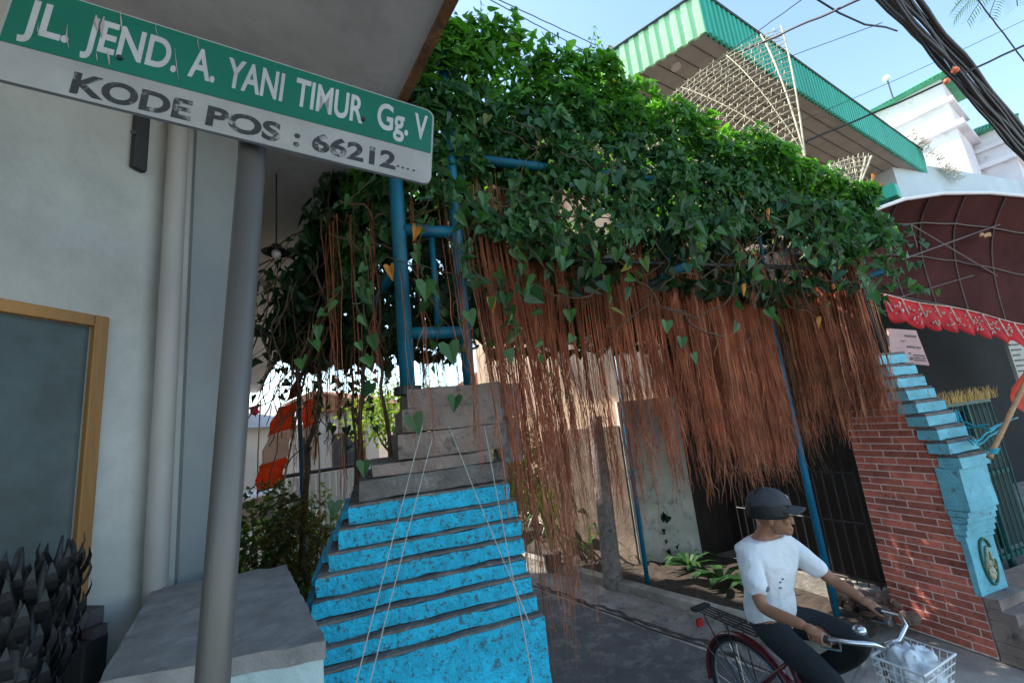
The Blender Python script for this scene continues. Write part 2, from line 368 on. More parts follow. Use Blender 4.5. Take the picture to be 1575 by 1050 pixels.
M_alu = mat('scuffed_white_sign', (.33, .325, .32), .55, .15, 7, .1, 50, col2=(.22, .2, .2), thr=.66, soft=.08)
M_green = mat('green_sign_film', (.0, .13, .085), .45, .12, 5, .05, 50, col2=(.01, .22, .14), thr=.7, soft=.03)
panel = plate(rrect(xl, xr, yb, yt, .028), -.008, .004).build('sign_panel', M_alu, sign)
mid = s2(pp(330, 152, SL, nS))[1]
m0 = s2(pp(12, 68, SL, nS))[1]; m1 = s2(pp(664, 238, SL, nS))[1]
gp = rrect(xl + .006, xr - .006, 0, yt - .005, .024, (1, 1, 0, 0)); gp = [(x, y if y > .01 else m0 + (m1 - m0) * (x - xl) / (xr - xl)) for x, y in gp]
plate(gp, .004, .0055).build('green_band', M_green, panel)
# lettering
def text_mesh(body, bold=.0):
    cu = bpy.data.curves.new('t', 'FONT'); cu.body = body; cu.size = 1; cu.offset = bold; cu.resolution_u = 6; cu.fill_mode = 'BOTH'; cu.extrude = .004
    o = bpy.data.objects.new('t', cu); COL.objects.link(o); bpy.context.view_layer.update()
    me = bpy.data.meshes.new_from_object(o.evaluated_get(bpy.context.evaluated_depsgraph_get())); bpy.data.objects.remove(o); return me
def words(lst, material, name, parent, plane_p, plane_n, frame, off, bold, wear=0):
    """each word stretched between surveyed left/right ends, cap height surveyed at the left and right"""
    cx, ax, ay, an = frame; mb = MB()
    for (txt, xa, ya, xb, yb_, h) in lst:                          # baseline start, baseline end (photo survey), cap height in metres
        p = pp(xa, ya, plane_p, plane_n); q = pp(xb, yb_, plane_p, plane_n)
        me = text_mesh(txt, bold); xs = [v.co.x for v in me.vertices]; x0, x1 = min(xs), max(xs)
        d = q - p; W = d.length; dx = d.normalized(); dy = an.cross(dx); dy = dy if dy.z > 0 else -dy
        cap = .73
        o = len(mb.v)
        for v in me.vertices: mb.v.append(p + dx * ((v.co.x - x0) / (x1 - x0) * W) + dy * (v.co.y / cap * h) + an * (off + v.co.z * .12))
        for f in me.polygons: mb.f.append(tuple(o + i for i in f.vertices))
        bpy.data.meshes.remove(me)
    return mb.build(name, material, parent)
an = nS if nS.dot(E0 - ctr) > 0 else -nS
M_let = mat('silver_letters', (.47, .47, .48), .5, .15, 9, .05, 40, col2=(.3, .22, .2), thr=.68, soft=.04)
M_blk = mat('worn_black_letters', (.028, .03, .035), .6, .2, 12, .05, 40, col2=(.28, .28, .28), thr=.585, soft=.08)
hh = (yt - m0) * .46
FR = (ctr, ex, ey, an)
T1 = [('JL.', 31, 48, 106, 68), ('JEND.', 127, 70, 271, 106), ('A.', 289, 111, 330, 124), ('YANI', 346, 112, 434, 152), ('TIMUR', 452, 159, 557, 186), ('Gg.', 579, 190, 627, 212), ('V', 636, 213, 656, 221)]
b0 = pp(31, 48, SL, nS); b1 = pp(656, 218, SL, nS)
def onbase(x, b0=b0, b1=b1):
    # baseline point at screen column x: intersect sight line with baseline direction
    best = None
    for i in range(201):
        p = b0.lerp(b1, i / 200); d = p - E0; px = 787.5 + 650 * d.dot(Ru) / d.dot(Fu)
        if best is None or abs(px - x) < best[0]: best = (abs(px - x), 525 - 650 * d.dot(Uu) / d.dot(Fu))
    return best[1]
cap1 = (pp(290, 111, SL, nS) - pp(298, 69, SL, nS)).length
for t, xa, _, xb, _ in T1: words([(t, xa, onbase(xa), xb, onbase(xb), .095)], M_let, 'street_name_lettering', panel, SL, nS, FR, .0056, .022)
b0 = pp(108, 143, SL, nS); b1 = pp(610, 262, SL, nS)
for t, xa, xb in (('KODE', 108, 293), ('POS', 316, 430), (':', 451, 460), ('66212', 479, 608)): words([(t, xa, onbase(xa, b0, b1), xb, onbase(xb, b0, b1), .058)], M_blk, 'postcode_lettering', panel, SL, nS, FR, .0044, .035)
dm = MB()
for i, x in enumerate((612, 619, 627, 636)): c = pp(x, 257 + i * 2.2, SL, nS); dm.box(c + an * .005, (.006, .003, .004))
dm.build('worn_dots', M_blk, panel)
# scratches of the film and two bolts
sc_ = MB()
for (xa, ya, xb, yb2, w) in ((150, 28, 152, 52, .006), (162, 30, 158, 62, .004), (186, 20, 189, 52, .002), (106, 42, 108, 78, .0015), (168, 82, 170, 104, .0025), (270, 78, 276, 126, .001), (306, 58, 308, 82, .001), (150, 84, 152, 98, .0015), (62, 40, 64, 62, .001), (240, 42, 244, 60, .001)):
    p = pp(xa, ya, SL, nS) + an * .0072; q = pp(xb, yb2, SL, nS) + an * .0072; mid_ = (p + q) / 2 + ex * rnd(-.003, .003)
    MB().tube([p, mid_, q], [w * .3, w, w * .2], 5).build('scratch', mat('scraped_film', (.4, .33, .32), .7, .3, 30, 0), panel)
for x, y in ((558, 186), (208, 208), (186, 93)): c = pp(x, y, SL, nS) + an * .006; MB().tube([c, c + an * .006], .006, 8).build('bolt', M_dk, panel)
# pole
pt_ = pp(389, 225, Vector((0, 1.235, 0)), Vector((0, 1, 0))); pb_ = pp(327, 1050, Vector((0, 1.24, 0)), Vector((0, 1, 0)))
d_ = (pb_ - pt_).normalized(); foot = pt_ + d_ * (-(pt_.z) / d_.z); topp = pt_ - d_ * ((SL.z + SR.z) / 2 + .10 - pt_.z) / abs(d_.z) if False else pt_ - d_ * .205
M_pole = mat('galvanised_pole', (.155, .145, .135), .5, .25, 4, .15, 40, metal=.35, stretch=(1, 1, .15), col2=(.11, .1, .1), thr=.66)
MB().tube([foot, (foot + topp) / 2, topp], .034, 24).build('pole', M_pole, sign, smooth=True)
# sideways clamp on the rear of the panel
MB().tube([topp + d_ * .12 + ex * .05, topp + d_ * .12 - ex * .05], .012, 10).build('clamp', M_dk, sign)

# ================================================================ GATE: left stepped pedestal
M_cyan = mat('peeling_blue_paint', (.014, .46, .70), .7, .22, 20, .8, 70, col2=(.05, .16, .21), thr=.565, soft=.05)
M_cyan2 = mat('pale_blue_paint', (.17, .50, .60), .7, .2, 6, .5, 45, col2=(.16, .18, .19), thr=.62, soft=.06)
M_cem = mat('bare_cement', (.15, .135, .125), .95, .35, 8, .9, 50, col2=(.25, .225, .21), thr=.62)
M_cem2 = mat('weathered_cement', (.27, .205, .175), .95, .3, 5, .8, 40, col2=(.09, .075, .07), thr=.6)
K = 4 / 3
ped = thing('stepped_gate_pedestal', 'blue peeling stepped gate pedestal left of the lane', 'gate pedestal', (.3, 2.2, 0))
rt = [(783, 741), (794, 769), (800, 801), (804, 827), (809, 857), (817, 885), (826, 917), (837, 943)]
lt = [(535, 776), (521, 812), (504, 846), (487, 883), (479, 924), (472, 960), (466, 999), (460, 1042)]
vf = [(1.60 - .026 * i) * K for i in range(8)]
zs = []
for i in range(8): zs.append((pv(*rt[i], vf[i]).z + pv(*lt[i], vf[i]).z) / 2)
vb = 3.05
for i in range(8):
    uL = pv(*lt[i], vf[i]).x; uR = pv(*rt[i], vf[i]).x; z1 = zs[i]; z0 = zs[i + 1] + .0 if i < 7 else 0
    st = MB().rough((uL, vf[i], z0 + .002), (uR, vb - .01 * i, z1 - .012), (16, 6, 3 if i < 7 else 20), .007, 8, i)
    so_ = st.build('step' if i < 7 else 'base_block', M_cyan, ped)
    MB().rough((uL + .002, vf[i] + .004, z1 - .012), (uR - .003, vb - .012 * i, z1 - .002), (28, 8, 1), .005, 10, i + 20).build('tread', M_cem, so_)
# unpainted courses above
top_courses = [(-.02, .60, 1.635, zs[0], 1.555), (.02, .50, 1.66, 1.555, 1.625), (.16, .54, 1.72, 1.625, 1.70), (.17, .55, 1.735, 1.70, 1.775), (.175, .545, 1.75, 1.775, 1.83)]
zz = zs[0]
for i, (xa, xb, ya) in enumerate([((552, 740), (783, 0), 1.635), ((572, 716), (760, 0), 1.66), ((612, 668), (776, 0), 1.71), ((618, 630), (772, 0), 1.725), ((626, 598), (768, 0), 1.74)]):
    v = ya * K; pL = pv(xa[0], xa[1], v); pR = pv(xb[0], xa[1], v); z1 = pL.z
    MB().rough((pL.x, v, zz + .004), (pR.x, vb - .1, z1), (12, 5, 4), .007, 7, i + 40).build('cement_course', M_cem2 if i > 0 else M_cem, ped); zz = z1
ptop = zz
# rear shoulder that shows at the right, and its dark left return
for (x0, x1, ya, yb_) in ((770, 797, 588, 640), (775, 798, 642, 712)):
    p = pv(x1, ya, 2.62); q = pv(x0, yb_, 2.62)
    MB().rough((q.x, 2.62, q.z), (p.x, vb - .25, p.z), (3, 3, 4), .006, 9, 70).build('side_course', mat('flaking_grey_blue', (.30, .36, .38), .85, .25, 8, .6, 45, col2=(.14, .13, .13), thr=.6), ped)
for i in range(7):
    uL = pv(*lt[i], vf[i]).x
    MB().rough((uL - .035, vf[i] + .14, zs[i + 1] + .01), (uL + .02, vb - .3, zs[i] - .04), (2, 5, 2), .006, 9, 90 + i).build('side_course', M_cyan, ped)

# ================================================================ GATE: right brick pillar
M_brick = mat('red_brick', (.56, .15, .10), .75, .25, 7, .5, 60, col2=(.10, .035, .025), thr=.62, soft=.2, island=.38)
M_mortar = mat('pale_mortar', (.85, .70, .65), .9, .2, 20, .5, 60)
pil = thing('brick_gate_pillar', 'red brick gate pillar with pale blue stepped front right of the lane', 'gate pillar', (4.85, 2.7, 0))
U0 = 4.6; PVF = 1.775 * K; PVB = 2.30 * K; PW = .27 * K
# profile of the flank: top steps
nst = 9; z_blk = pu(1480, 722, U0).z; z_bb = pu(1490, 790, U0).z
ztop = CH + (1.78 - 1.65) * K; 
stepv = [1.69 + (1.97 - 1.69) * i / (nst - 1) for i in range(nst)]; stepz = [z_blk + (ztop - z_blk) * i / (nst - 1) for i in range(nst)]
def vfront(z):
    if z < z_bb - .2: return PVF
    if z < z_bb: return PVF
    if z < z_blk: return PVF
    for i in range(nst - 1, -1, -1):
        if z >= stepz[i] - .001: return stepv[i] * K + .07
    return PVF
bh = .0585; jt = .0115; bl = .27; z = .012; row = 0
bm_ = MB(); core = MB()
while z < ztop - .03:
    f = max(vfront(z), vfront(z + bh)) ; f = f + .002
    off = (row % 3) * .09 + rnd(-.01, .01); v = PVB - off - .0 + bl
    vv = PVB
    segs = []; cur = PVB; nxt = PVB - (bl - off if off else bl)
    while cur > f + .02:
        a = max(nxt, f); segs.append((a + jt / 2, cur - jt / 2)); cur = a; nxt = cur - bl
    for a, b in segs:
        if b - a > .015: bm_.box((U0 + .0085, (a + b) / 2, z + bh / 2), (.02, b - a, bh - jt * .5), rnd(-.003, .003))
    core.bx((U0 + .001, f + .003, z - jt / 2), (U0 + PW - .01, PVB - .004, z + bh)) if False else None
    z += bh + jt * .4; row += 1
# mortar core in courses under the bricks
core.bx((U0 + .002, PVF + .004, 0), (U0 + PW - .004, PVB - .003, z_blk))
for i in range(nst - 1): core.bx((U0 + .002, stepv[i] * K + .075, stepz[i]), (U0 + PW - .004, PVB - .003, stepz[i + 1] - .0005))
core.build('mortar_core', M_mortar, pil); bm_.build('brick_facing', M_brick, pil)
for i in range(nst):
    z0 = stepz[i] - .0 if i else z_blk; z1 = stepz[i] + (ztop - z_blk) / (nst - 1)
    fr = stepv[i] * K - .015
    o = MB().rough((U0 - .02 - rnd(0, .012), fr, z0 + .008), (U0 + PW + .03, fr + .15, z1 - .026), (4, 2, 2), .006, 12, 110 + i).build('step', M_cyan2, pil)
    MB().rough((U0 - .014, fr + .008, z1 - .027), (U0 + PW + .024, fr + .16, z1 - .001), (5, 2, 1), .006, 12, 140 + i).build('tread', M_cem, o)  # grey tread thickened so its colour also gives the step's shaded underside
MB().rough((U0 - .02, 1.70 * K, z_bb + .02), (U0 + PW + .02, PVF + .06, z_blk + .006), (5, 3, 4), .006, 8, 160).build('overhang_block', M_cyan2, pil)
ncb = 5; zc = z_bb + .02; zc0 = pu(1475, 832, U0).z
for i in range(ncb):
    z1 = zc - (zc - zc0) * i / ncb; z0 = zc - (zc - zc0) * (i + 1) / ncb; fr = (1.705 + .012 * (i + 1)) * K
    MB().rough((U0 - .024 + .002 * i, fr, z0), (U0 + PW + .03, PVF + .05, z1 - .006), (4, 2, 2), .005, 12, 170 + i).build('corbel', M_cyan2, pil)
zp = .46
pan = MB().rough((U0 - .012, PVF - .012, zp), (U0 + PW, PVF + .03, zc0), (5, 1, 8), .004, 6, 190).build('front_panel', M_cyan2, pil)
for i in range(6):
    z1 = zp - i * .078; fr = PVF - .03 - .075 * (i + 1)
    o = MB().rough((U0 - .02 + .01, fr, max(z1 - .074, 0)), (U0 + PW + .02, PVF - .014, z1), (4, 2, 2), .006, 10, 200 + i).build('lower_step', M_cem2, pil)
# oval relief emblem on the front panel
EC = Vector((U0 + PW * .52, PVF - .014, (zp + zc0) / 2 + .03))
em = MB(); em.tube([EC + Vector((.085 * math.cos(t), -.006, .175 * math.sin(t))) for t in [i * math.pi / 16 for i in range(3, 36)][:30]], .011, 6)
emb = em.build('oval_emblem', mat('emblem_green', (.03, .12, .08), .6, .3, 20, .2), pan)
ef = MB(); ef.tube([EC + Vector((-.07, -.012, -.05)), EC + Vector((-.03, -.014, .02)), EC + Vector((0, -.014, .11)), EC + Vector((.03, -.014, .02)), EC + Vector((.05, -.012, -.06))], .012, 6)
ef.ell(EC + Vector((.0, -.008, -.09)), (.05, .015, .055), 10); ef.ell(EC + Vector((.01, -.008, -.02)), (.035, .014, .03), 10)
ef.build('emblem_figure', mat('emblem_cream', (.42, .40, .26), .6, .4, 30, .3, col2=(.05, .12, .08), thr=.56), emb, smooth=True)

# ================================================================ GATE FRAME (blue steel)
M_steel = mat('blue_steel_paint', (.0, .12, .20), .5, .25, 6, .15, 40, col2=(.03, .07, .09), thr=.64, soft=.1)
gf = thing('gate_frame', 'blue tubular steel frame carrying the vine between the two gate pedestals', 'gate frame', (.4, 2.4, 0))
GV = 1.8 * K
uA = pv(616, 400, GV).x; uB = pv(706, 400, GV).x; zb = ptop
MB().tube([(uA, GV, zb - .02), (uA, GV, 4.62)], .042, 16).build('post', M_steel, gf, smooth=True)
MB().tube([(uA, GV, zb - .025), (uA, GV, zb + .02)], .075, 16).build('base_plate', M_dk, gf)
MB().tube([(uB, GV, zb - .02), (uB, GV, 5.0)], .036, 16).build('post', M_steel, gf, smooth=True)
for zy in (pv(650, 355, GV).z, pv(650, 512, GV).z, pv(640, 145, GV).z): MB().tube([(uA, GV, zy), (uB, GV, zy)], .036, 12).build('rung', M_steel, gf, smooth=True)
um = (uA + uB) / 2 + .02
MB().tube([(um, GV + .02, pv(650, 355, GV).z), (um, GV + .02, pv(650, 512, GV).z)], .018, 10).build('brace', M_steel, gf, smooth=True)
zch = CH + (2.95 - 1.65) * K
MB().tube([(uA, GV, zch), (4.5, GV + .06, zch)], .03, 12).build('beam', M_steel, gf, smooth=True)
MB().tube([(uA, GV + .2, 3.32), (4.7, GV + .2, 3.32)], .02, 10).build('beam', M_dk, gf, smooth=True)
MB().tube([(uB, GV + .3, 4.6), (1.6, GV + .3, 4.6), (3.2, GV + .3, 4.2), (4.6, GV + .3, 3.7)], .025, 10).build('top_rail', M_steel, gf, smooth=True)
for x in (1.3, 2.3, 3.3, 4.2): MB().tube([(x, GV + .15, 3.32), (x, GV + .1, zch)], .014, 8).build('brace', M_steel, gf, smooth=True)
for x in (uA, 2.3, 4.6): MB().tube([(x, GV, 3.22), (x - .3, 4.7, 3.22)], .03, 8).build('cross_rail', M_steel, gf, smooth=True)
MB().tube([(4.72, GV + .25, ztop - .1), (4.6, GV + .25, 4.0)], .022, 12).build('post', M_dk, gf, smooth=True)

# freestanding support poles
M_polb = mat('bright_blue_pole_paint', (.0, .16, .30), .45, .2, 6, .1, 40, col2=(.03, .07, .09), thr=.66)
def pole(p0, p1, r, label, bright=True):
    p0 = Vector(p0); p1 = Vector(p1)
    o = MB().tube([p0, (p0 + p1) / 2, p1], r, 12).build('support_pole', M_polb, smooth=True)
    return tag(o, label, 'pole', 'blue poles propping up the vine')
p = pz(998, 908, 0); q = pv(965, 660, p.y); pole((p.x, p.y, -.02), (q.x, q.y, 3.3), .028, 'thin blue pole at the kerb between the concrete post and the white wall')
p = pz(1287, 945, .08); pole((p.x, p.y, -.02), (p.x, p.y, 3.35), .033, 'blue pole behind the cyclist beside the dark house gate')
p = pv(472, 840, 4.4); q = pv(462, 715, 4.4); pole((p.x + .02, 4.4, -.02), (q.x - .02, 4.4, 3.1), .02, 'slim blue pole among the bushes left of the stepped pedestal')

# ================================================================ THE VINE
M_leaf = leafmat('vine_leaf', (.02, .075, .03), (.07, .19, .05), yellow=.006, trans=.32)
M_leafb = leafmat('sunny_vine_leaf', (.03, .12, .02), (.16, .36, .06), yellow=.005, trans=.45)  # sun on the crown painted in as a brighter, yellower leaf green
M_stem = mat('vine_stem', (.10, .06, .035), .9, .3, 20, .3)
def rootmat(name, cols):
    M = bpy.data.materials.new(name); M.use_nodes = True; n = M.node_tree.nodes; l = M.node_tree.links; b = n['Principled BSDF']
    g = n.new('ShaderNodeNewGeometry'); cr = n.new('ShaderNodeValToRGB'); e = cr.color_ramp.elements
    for i, (p, c) in enumerate(cols):
        q = e[i] if i < 2 else e.new(p)
        q.position = p; q.color = (*c, 1)
    l.new(g.outputs['Random Per Island'], cr.inputs[0]); tcn = n.new('ShaderNodeTexCoord'); nn = n.new('ShaderNodeTexNoise'); nn.inputs['Scale'].default_value = 5; l.new(tcn.outputs['Object'], nn.inputs[0])
    mr = n.new('ShaderNodeMapRange'); mr.inputs[1].default_value = .3; mr.inputs[2].default_value = .7; mr.inputs[3].default_value = .65; mr.inputs[4].default_value = 1.35; l.new(nn.outputs['Fac'], mr.inputs[0])
    mx = n.new('ShaderNodeVectorMath'); mx.operation = 'SCALE'; l.new(cr.outputs[0], mx.inputs[0]); l.new(mr.outputs[0], mx.inputs['Scale']); l.new(mx.outputs[0], b.inputs['Base Color']); b.inputs['Roughness'].default_value = .8
    return M
M_root = rootmat('aerial_root', [(0, (.20, .06, .035)), (1, (.42, .28, .19)), (.35, (.42, .135, .07)), (.75, (.54, .19, .095)), (.94, (.62, .30, .16))])
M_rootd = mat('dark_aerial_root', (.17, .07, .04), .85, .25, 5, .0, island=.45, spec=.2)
vine = thing('climbing_vine', 'large green climbing vine with a curtain of brown hanging roots over the gate', 'vine', (2.4, 3.0, 0))
# silhouette of the crown seen along the front plane and the deeper left end, as (u, z)
topP = [(-.62, 3.25), (-.5, 3.7), (-.25, 4.1), (0, 4.45), (.25, 4.75), (.55, 4.95), (.9, 5.0), (1.4, 4.98), (1.9, 4.86), (2.4, 4.66), (3.0, 4.42), (3.6, 4.26), (4.1, 4.15), (4.5, 3.98), (4.75, 3.6), (4.8, 3.2)]
def Tz(u):
    if u <= topP[0][0]: return topP[0][1]
    for (a, b), (c, d) in zip(topP, topP[1:]):
        if u <= c: return b + (d - b) * (u - a) / (c - a)
    return topP[-1][1]
V0, V1 = 2.36, 4.7
def frontv(u): return V0 + max(0, .35 - u) * 2.2            # the left end sits further back
gaps = [(pv(*q, 2.45), r) for q, r in (((880, 320), .16), ((930, 335), .13), ((1205, 400), .2), ((760, 290), .09), ((560, 350), .07), ((1150, 375), .10))]
def ingap(p):
    # openings in the greenery: short sight tunnels where leaf cover is thin front to back
    for g_, r in gaps:
        d = (g_ - E0).normalized(); w = p - E0; c = (w - d * w.dot(d)).length
        if c < r * (.75 + 1.3 * abs(noise.noise(p * 6))): return True
    return False
def clump(p, f=2.2): return noise.noise(Vector(p) * f)
lf = MB(); lt_ = MB(); li = MB()
def addleaf(mb, p, n, sz):
    n = (n + rv(.9)).normalized(); tip = Vector((random.gauss(0, .55), rnd(-.6, .6), -1 + rnd(0, .5))) ; mb.leaf(p, n, tip, sz, rnd(.2, 1.8), rnd(.6, 1.15))
n_front = 0
while n_front < 17500:
    u = rnd(-.45, 4.66); t = Tz(u); fz = frontv(u)
    lowb = 3.34 + .12 * min(1, max(0, u - 1.0)) + .12 * noise.noise(Vector((u * 3, 0, 5))) + .22 * noise.noise(Vector((u * 1.1, 4, 5)))
    z = lowb + (t - lowb) * (random.random() ** .85)
    bulge = .22 * clump((u, z, 1), 1.6) + .16 * clump((u, z, 5), 4.2)
    p = Vector((u, fz - bulge + abs(random.gauss(0, .11)) - .05, z))
    if random.random() < max(0, -clump(p, 3.2)) * 1.7: continue
    if ingap(p) and random.random() < .9: continue
    if .1 < u < .34 and z < 3.75 and random.random() < .8: continue
    big = .036 + (.052 if u < 2 else .034) * random.random() + (.045 if random.random() < (.10 if u < 2 else .03) else 0)
    up = (z - lowb) / max(t - lowb, .1)
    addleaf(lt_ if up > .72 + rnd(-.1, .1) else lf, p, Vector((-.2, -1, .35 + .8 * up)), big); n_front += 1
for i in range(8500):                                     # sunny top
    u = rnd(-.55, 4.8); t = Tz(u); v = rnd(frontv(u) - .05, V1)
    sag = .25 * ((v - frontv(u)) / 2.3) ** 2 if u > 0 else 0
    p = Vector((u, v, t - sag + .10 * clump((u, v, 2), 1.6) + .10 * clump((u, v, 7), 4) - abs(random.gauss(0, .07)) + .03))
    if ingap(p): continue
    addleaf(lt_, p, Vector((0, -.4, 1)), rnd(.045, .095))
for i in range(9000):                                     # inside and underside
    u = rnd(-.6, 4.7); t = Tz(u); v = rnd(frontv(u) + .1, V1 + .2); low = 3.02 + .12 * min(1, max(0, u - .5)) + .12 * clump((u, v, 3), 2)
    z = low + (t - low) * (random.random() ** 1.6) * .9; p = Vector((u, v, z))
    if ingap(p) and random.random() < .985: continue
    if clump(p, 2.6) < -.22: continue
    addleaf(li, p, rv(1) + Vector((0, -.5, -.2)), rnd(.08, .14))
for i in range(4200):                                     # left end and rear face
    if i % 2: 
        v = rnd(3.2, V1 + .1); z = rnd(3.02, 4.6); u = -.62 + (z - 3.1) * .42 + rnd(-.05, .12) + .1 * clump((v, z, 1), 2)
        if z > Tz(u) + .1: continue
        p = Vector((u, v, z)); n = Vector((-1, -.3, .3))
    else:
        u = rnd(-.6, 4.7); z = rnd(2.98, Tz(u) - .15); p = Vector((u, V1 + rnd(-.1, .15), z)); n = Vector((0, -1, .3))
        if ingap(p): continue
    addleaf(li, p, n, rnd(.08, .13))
# straggling sprays: shoots above the crown, right edge tufts and dangling leaf chains
st_ = MB()
def shoot(p0, d, L, nl, sz, droop=.4, mb=lf, r=.004):
    pts = [Vector(p0)]; d = Vector(d).normalized()
    for i in range(8):
        d = (d + Vector((rnd(-.25, .25), rnd(-.2, .2), rnd(-.2, .2) - droop * .25))).normalized(); pts.append(pts[-1] + d * L / 8)
    st_.tube(pts, [r * (1 - .7 * i / 8) for i in range(9)], 4, False)
    for k in range(nl):
        t = (k + .6) / nl * 7.9; i = int(t); p = pts[i].lerp(pts[i + 1], t - i) + rv(.02); addleaf(mb, p, Vector((rnd(-.6, .6), -1, .3)), sz * rnd(.7, 1.2))
for i in range(60):
    u = rnd(.3, 4.7); shoot((u, rnd(2.4, 3.4), Tz(u) - .03), (rnd(-.5, .5), rnd(-.5, .2), 1), rnd(.15, .45), random.randint(4, 9), .07, .5, lt_, .003)
for q in ((930, 60), (905, 55), (735, 12), (700, 40), (665, 90)):
    p = pv(*q, 2.6); shoot((p.x, 2.6, p.z - .25), (rnd(-.2, .2), 0, 1), .42, 9, .05, 0, lt_, .003)
for i in range(60):
    u = rnd(.1, 4.6); shoot((u, V0 - rnd(0, .15), rnd(3.3, 3.9)), (rnd(-.9, .9), -.2, -.5), rnd(.3, .7), random.randint(4, 9), rnd(.06, .11), .4, lf)
for i in range(18):
    z = rnd(3.0, 3.8); shoot((4.6, rnd(2.3, 2.7), z), (1, rnd(-.5, .2), rnd(-.2, .4)), rnd(.12, .4), 7, .075, .3, lf)
for i in range(30):
    v = rnd(3.4, 4.6); shoot((-.45, v, rnd(3.0, 3.9)), (-.7, -.2, rnd(-.9, .2)), rnd(.3, .8), random.randint(3, 7), .07, .7, li)
for i in range(16):                                       # leaves hanging in front of the left pedestal post
    u = rnd(-.1, 1.1); shoot((u, V0 - .05, rnd(2.95, 3.4)), (rnd(-.5, .5), -.1, -1), rnd(.3, .8), random.randint(3, 7), rnd(.045, .085), .3, lf)
for q, s_ in (((655, 435), .19), ((690, 530), .2), ((635, 640), .17), ((720, 480), .15), ((780, 540), .14), ((560, 710), .12), ((515, 772), .12), ((575, 745), .10), ((945, 265), .2), ((890, 280), .17), ((1025, 495), .14), ((1048, 520), .13), ((1065, 545), .12), ((700, 610), .14), ((745, 300), .15), ((970, 235), .14)):
    p = pv(q[0], q[1], 2.2); lf.leaf(p, Vector((rnd(-.3, .3), -1, .2)).normalized(), Vector((rnd(-.3, .3), 0, -1)), s_ * .6, 1.0)
# orange dead leaves
dl = MB()
for q in ((755, 460), (1140, 440), (1178, 325), (600, 410), (640, 350), (1290, 400), (1340, 270), (1350, 285), (1255, 490)): p = pv(*q, 2.25 if q[0] < 1300 else 2.6); dl.leaf(p, Vector((rnd(-.5, .5), -1, 0)).normalized(), Vector((rnd(-.4, .4), 0, -1)), .085, 1.5, .7)
# woody stems climbing at the left and crossing the face
def wander(a, b, n=14, amp=.06, sag=0):
    a = Vector(a); b = Vector(b); return [a.lerp(b, i / n) + noise.noise_vector(a * 3 + Vector((i * .37, 0, 0))) * amp * math.sin(math.pi * i / n) - Z * sag * math.sin(math.pi * i / n) for i in range(n + 1)]
for (a, b, r) in (((pv(470, 760, 4.2)), Vector((-.35, 4.2, 3.2)), .024), (pv(555, 700, 3.6), Vector((.02, 3.6, 3.3)), .02), (pv(548, 690, 3.7), Vector((-.1, 3.7, 3.4)), .012), (pv(600, 690, 3.0), Vector((.12, 2.9, 3.3)), .014)):
    a = Vector(a); st_.tube(wander(a - Z * .0, b, 14, .08), [r * (1 - .4 * i / 14) for i in range(15)], 7, True)
    st_.tube(wander(Vector((a.x - .08, a.y, .0)), a, 10, .06), r * 1.1, 7, True)
for i in range(90):
    u = rnd(-.3, 4.4); z = rnd(3.0, 4.3); v = V0 - rnd(-.25, .08) + max(0, .35 - u) * 2
    st_.tube(wander((u, v, z), (u + rnd(-.7, .7), v + rnd(-.1, .1), z + rnd(-.7, .3)), 12, .12, rnd(0, .2)), rnd(.003, .007), 4, False)
for i in range(46):                                       # bare tendrils dangling at the left end
    v = rnd(2.9, 4.4); p0 = Vector((rnd(-.62, -.2), v, rnd(2.9, 3.6))); st_.tube(wander(p0, p0 + Vector((rnd(-.45, .1), rnd(-.1, .1), rnd(-1.0, -.2))), 12, .12, rnd(-.1, .25)), rnd(.0025, .005), 4, False)
for i in range(22):                                       # leaf strings behind the left pedestal
    u = rnd(-.6, .5); v = rnd(3.6, 4.6); shoot((u, v, 3.1), (rnd(-.2, .2), 0, -1), rnd(.4, 1.1), random.randint(4, 9), rnd(.05, .08), .5, li, .003)
for i in range(30):
    u = rnd(3.2, 4.6); st_.tube(wander((u, 3.3, 3.0), (u + rnd(-.5, .5), 3.4, rnd(1.2, 1.8)), 12, .18, 0), rnd(.003, .006), 4, False)
lf.build('leaf_face', M_leaf, vine); lt_.build('sunlit_leaf_crown', M_leafb, vine); li.build('inner_foliage', leafmat('inner_vine_leaf', (.008, .03, .012), (.025, .07, .025), trans=.2), vine)  # inner leaves: shade inside the canopy put into a darker green
dl.build('dead_leaves', mat('orange_dead_leaf', (.6, .24, .03), .6, .3, 20, 0, trans=.3), vine); tag(st_.build('stems', M_stem, vine), kind='stuff')

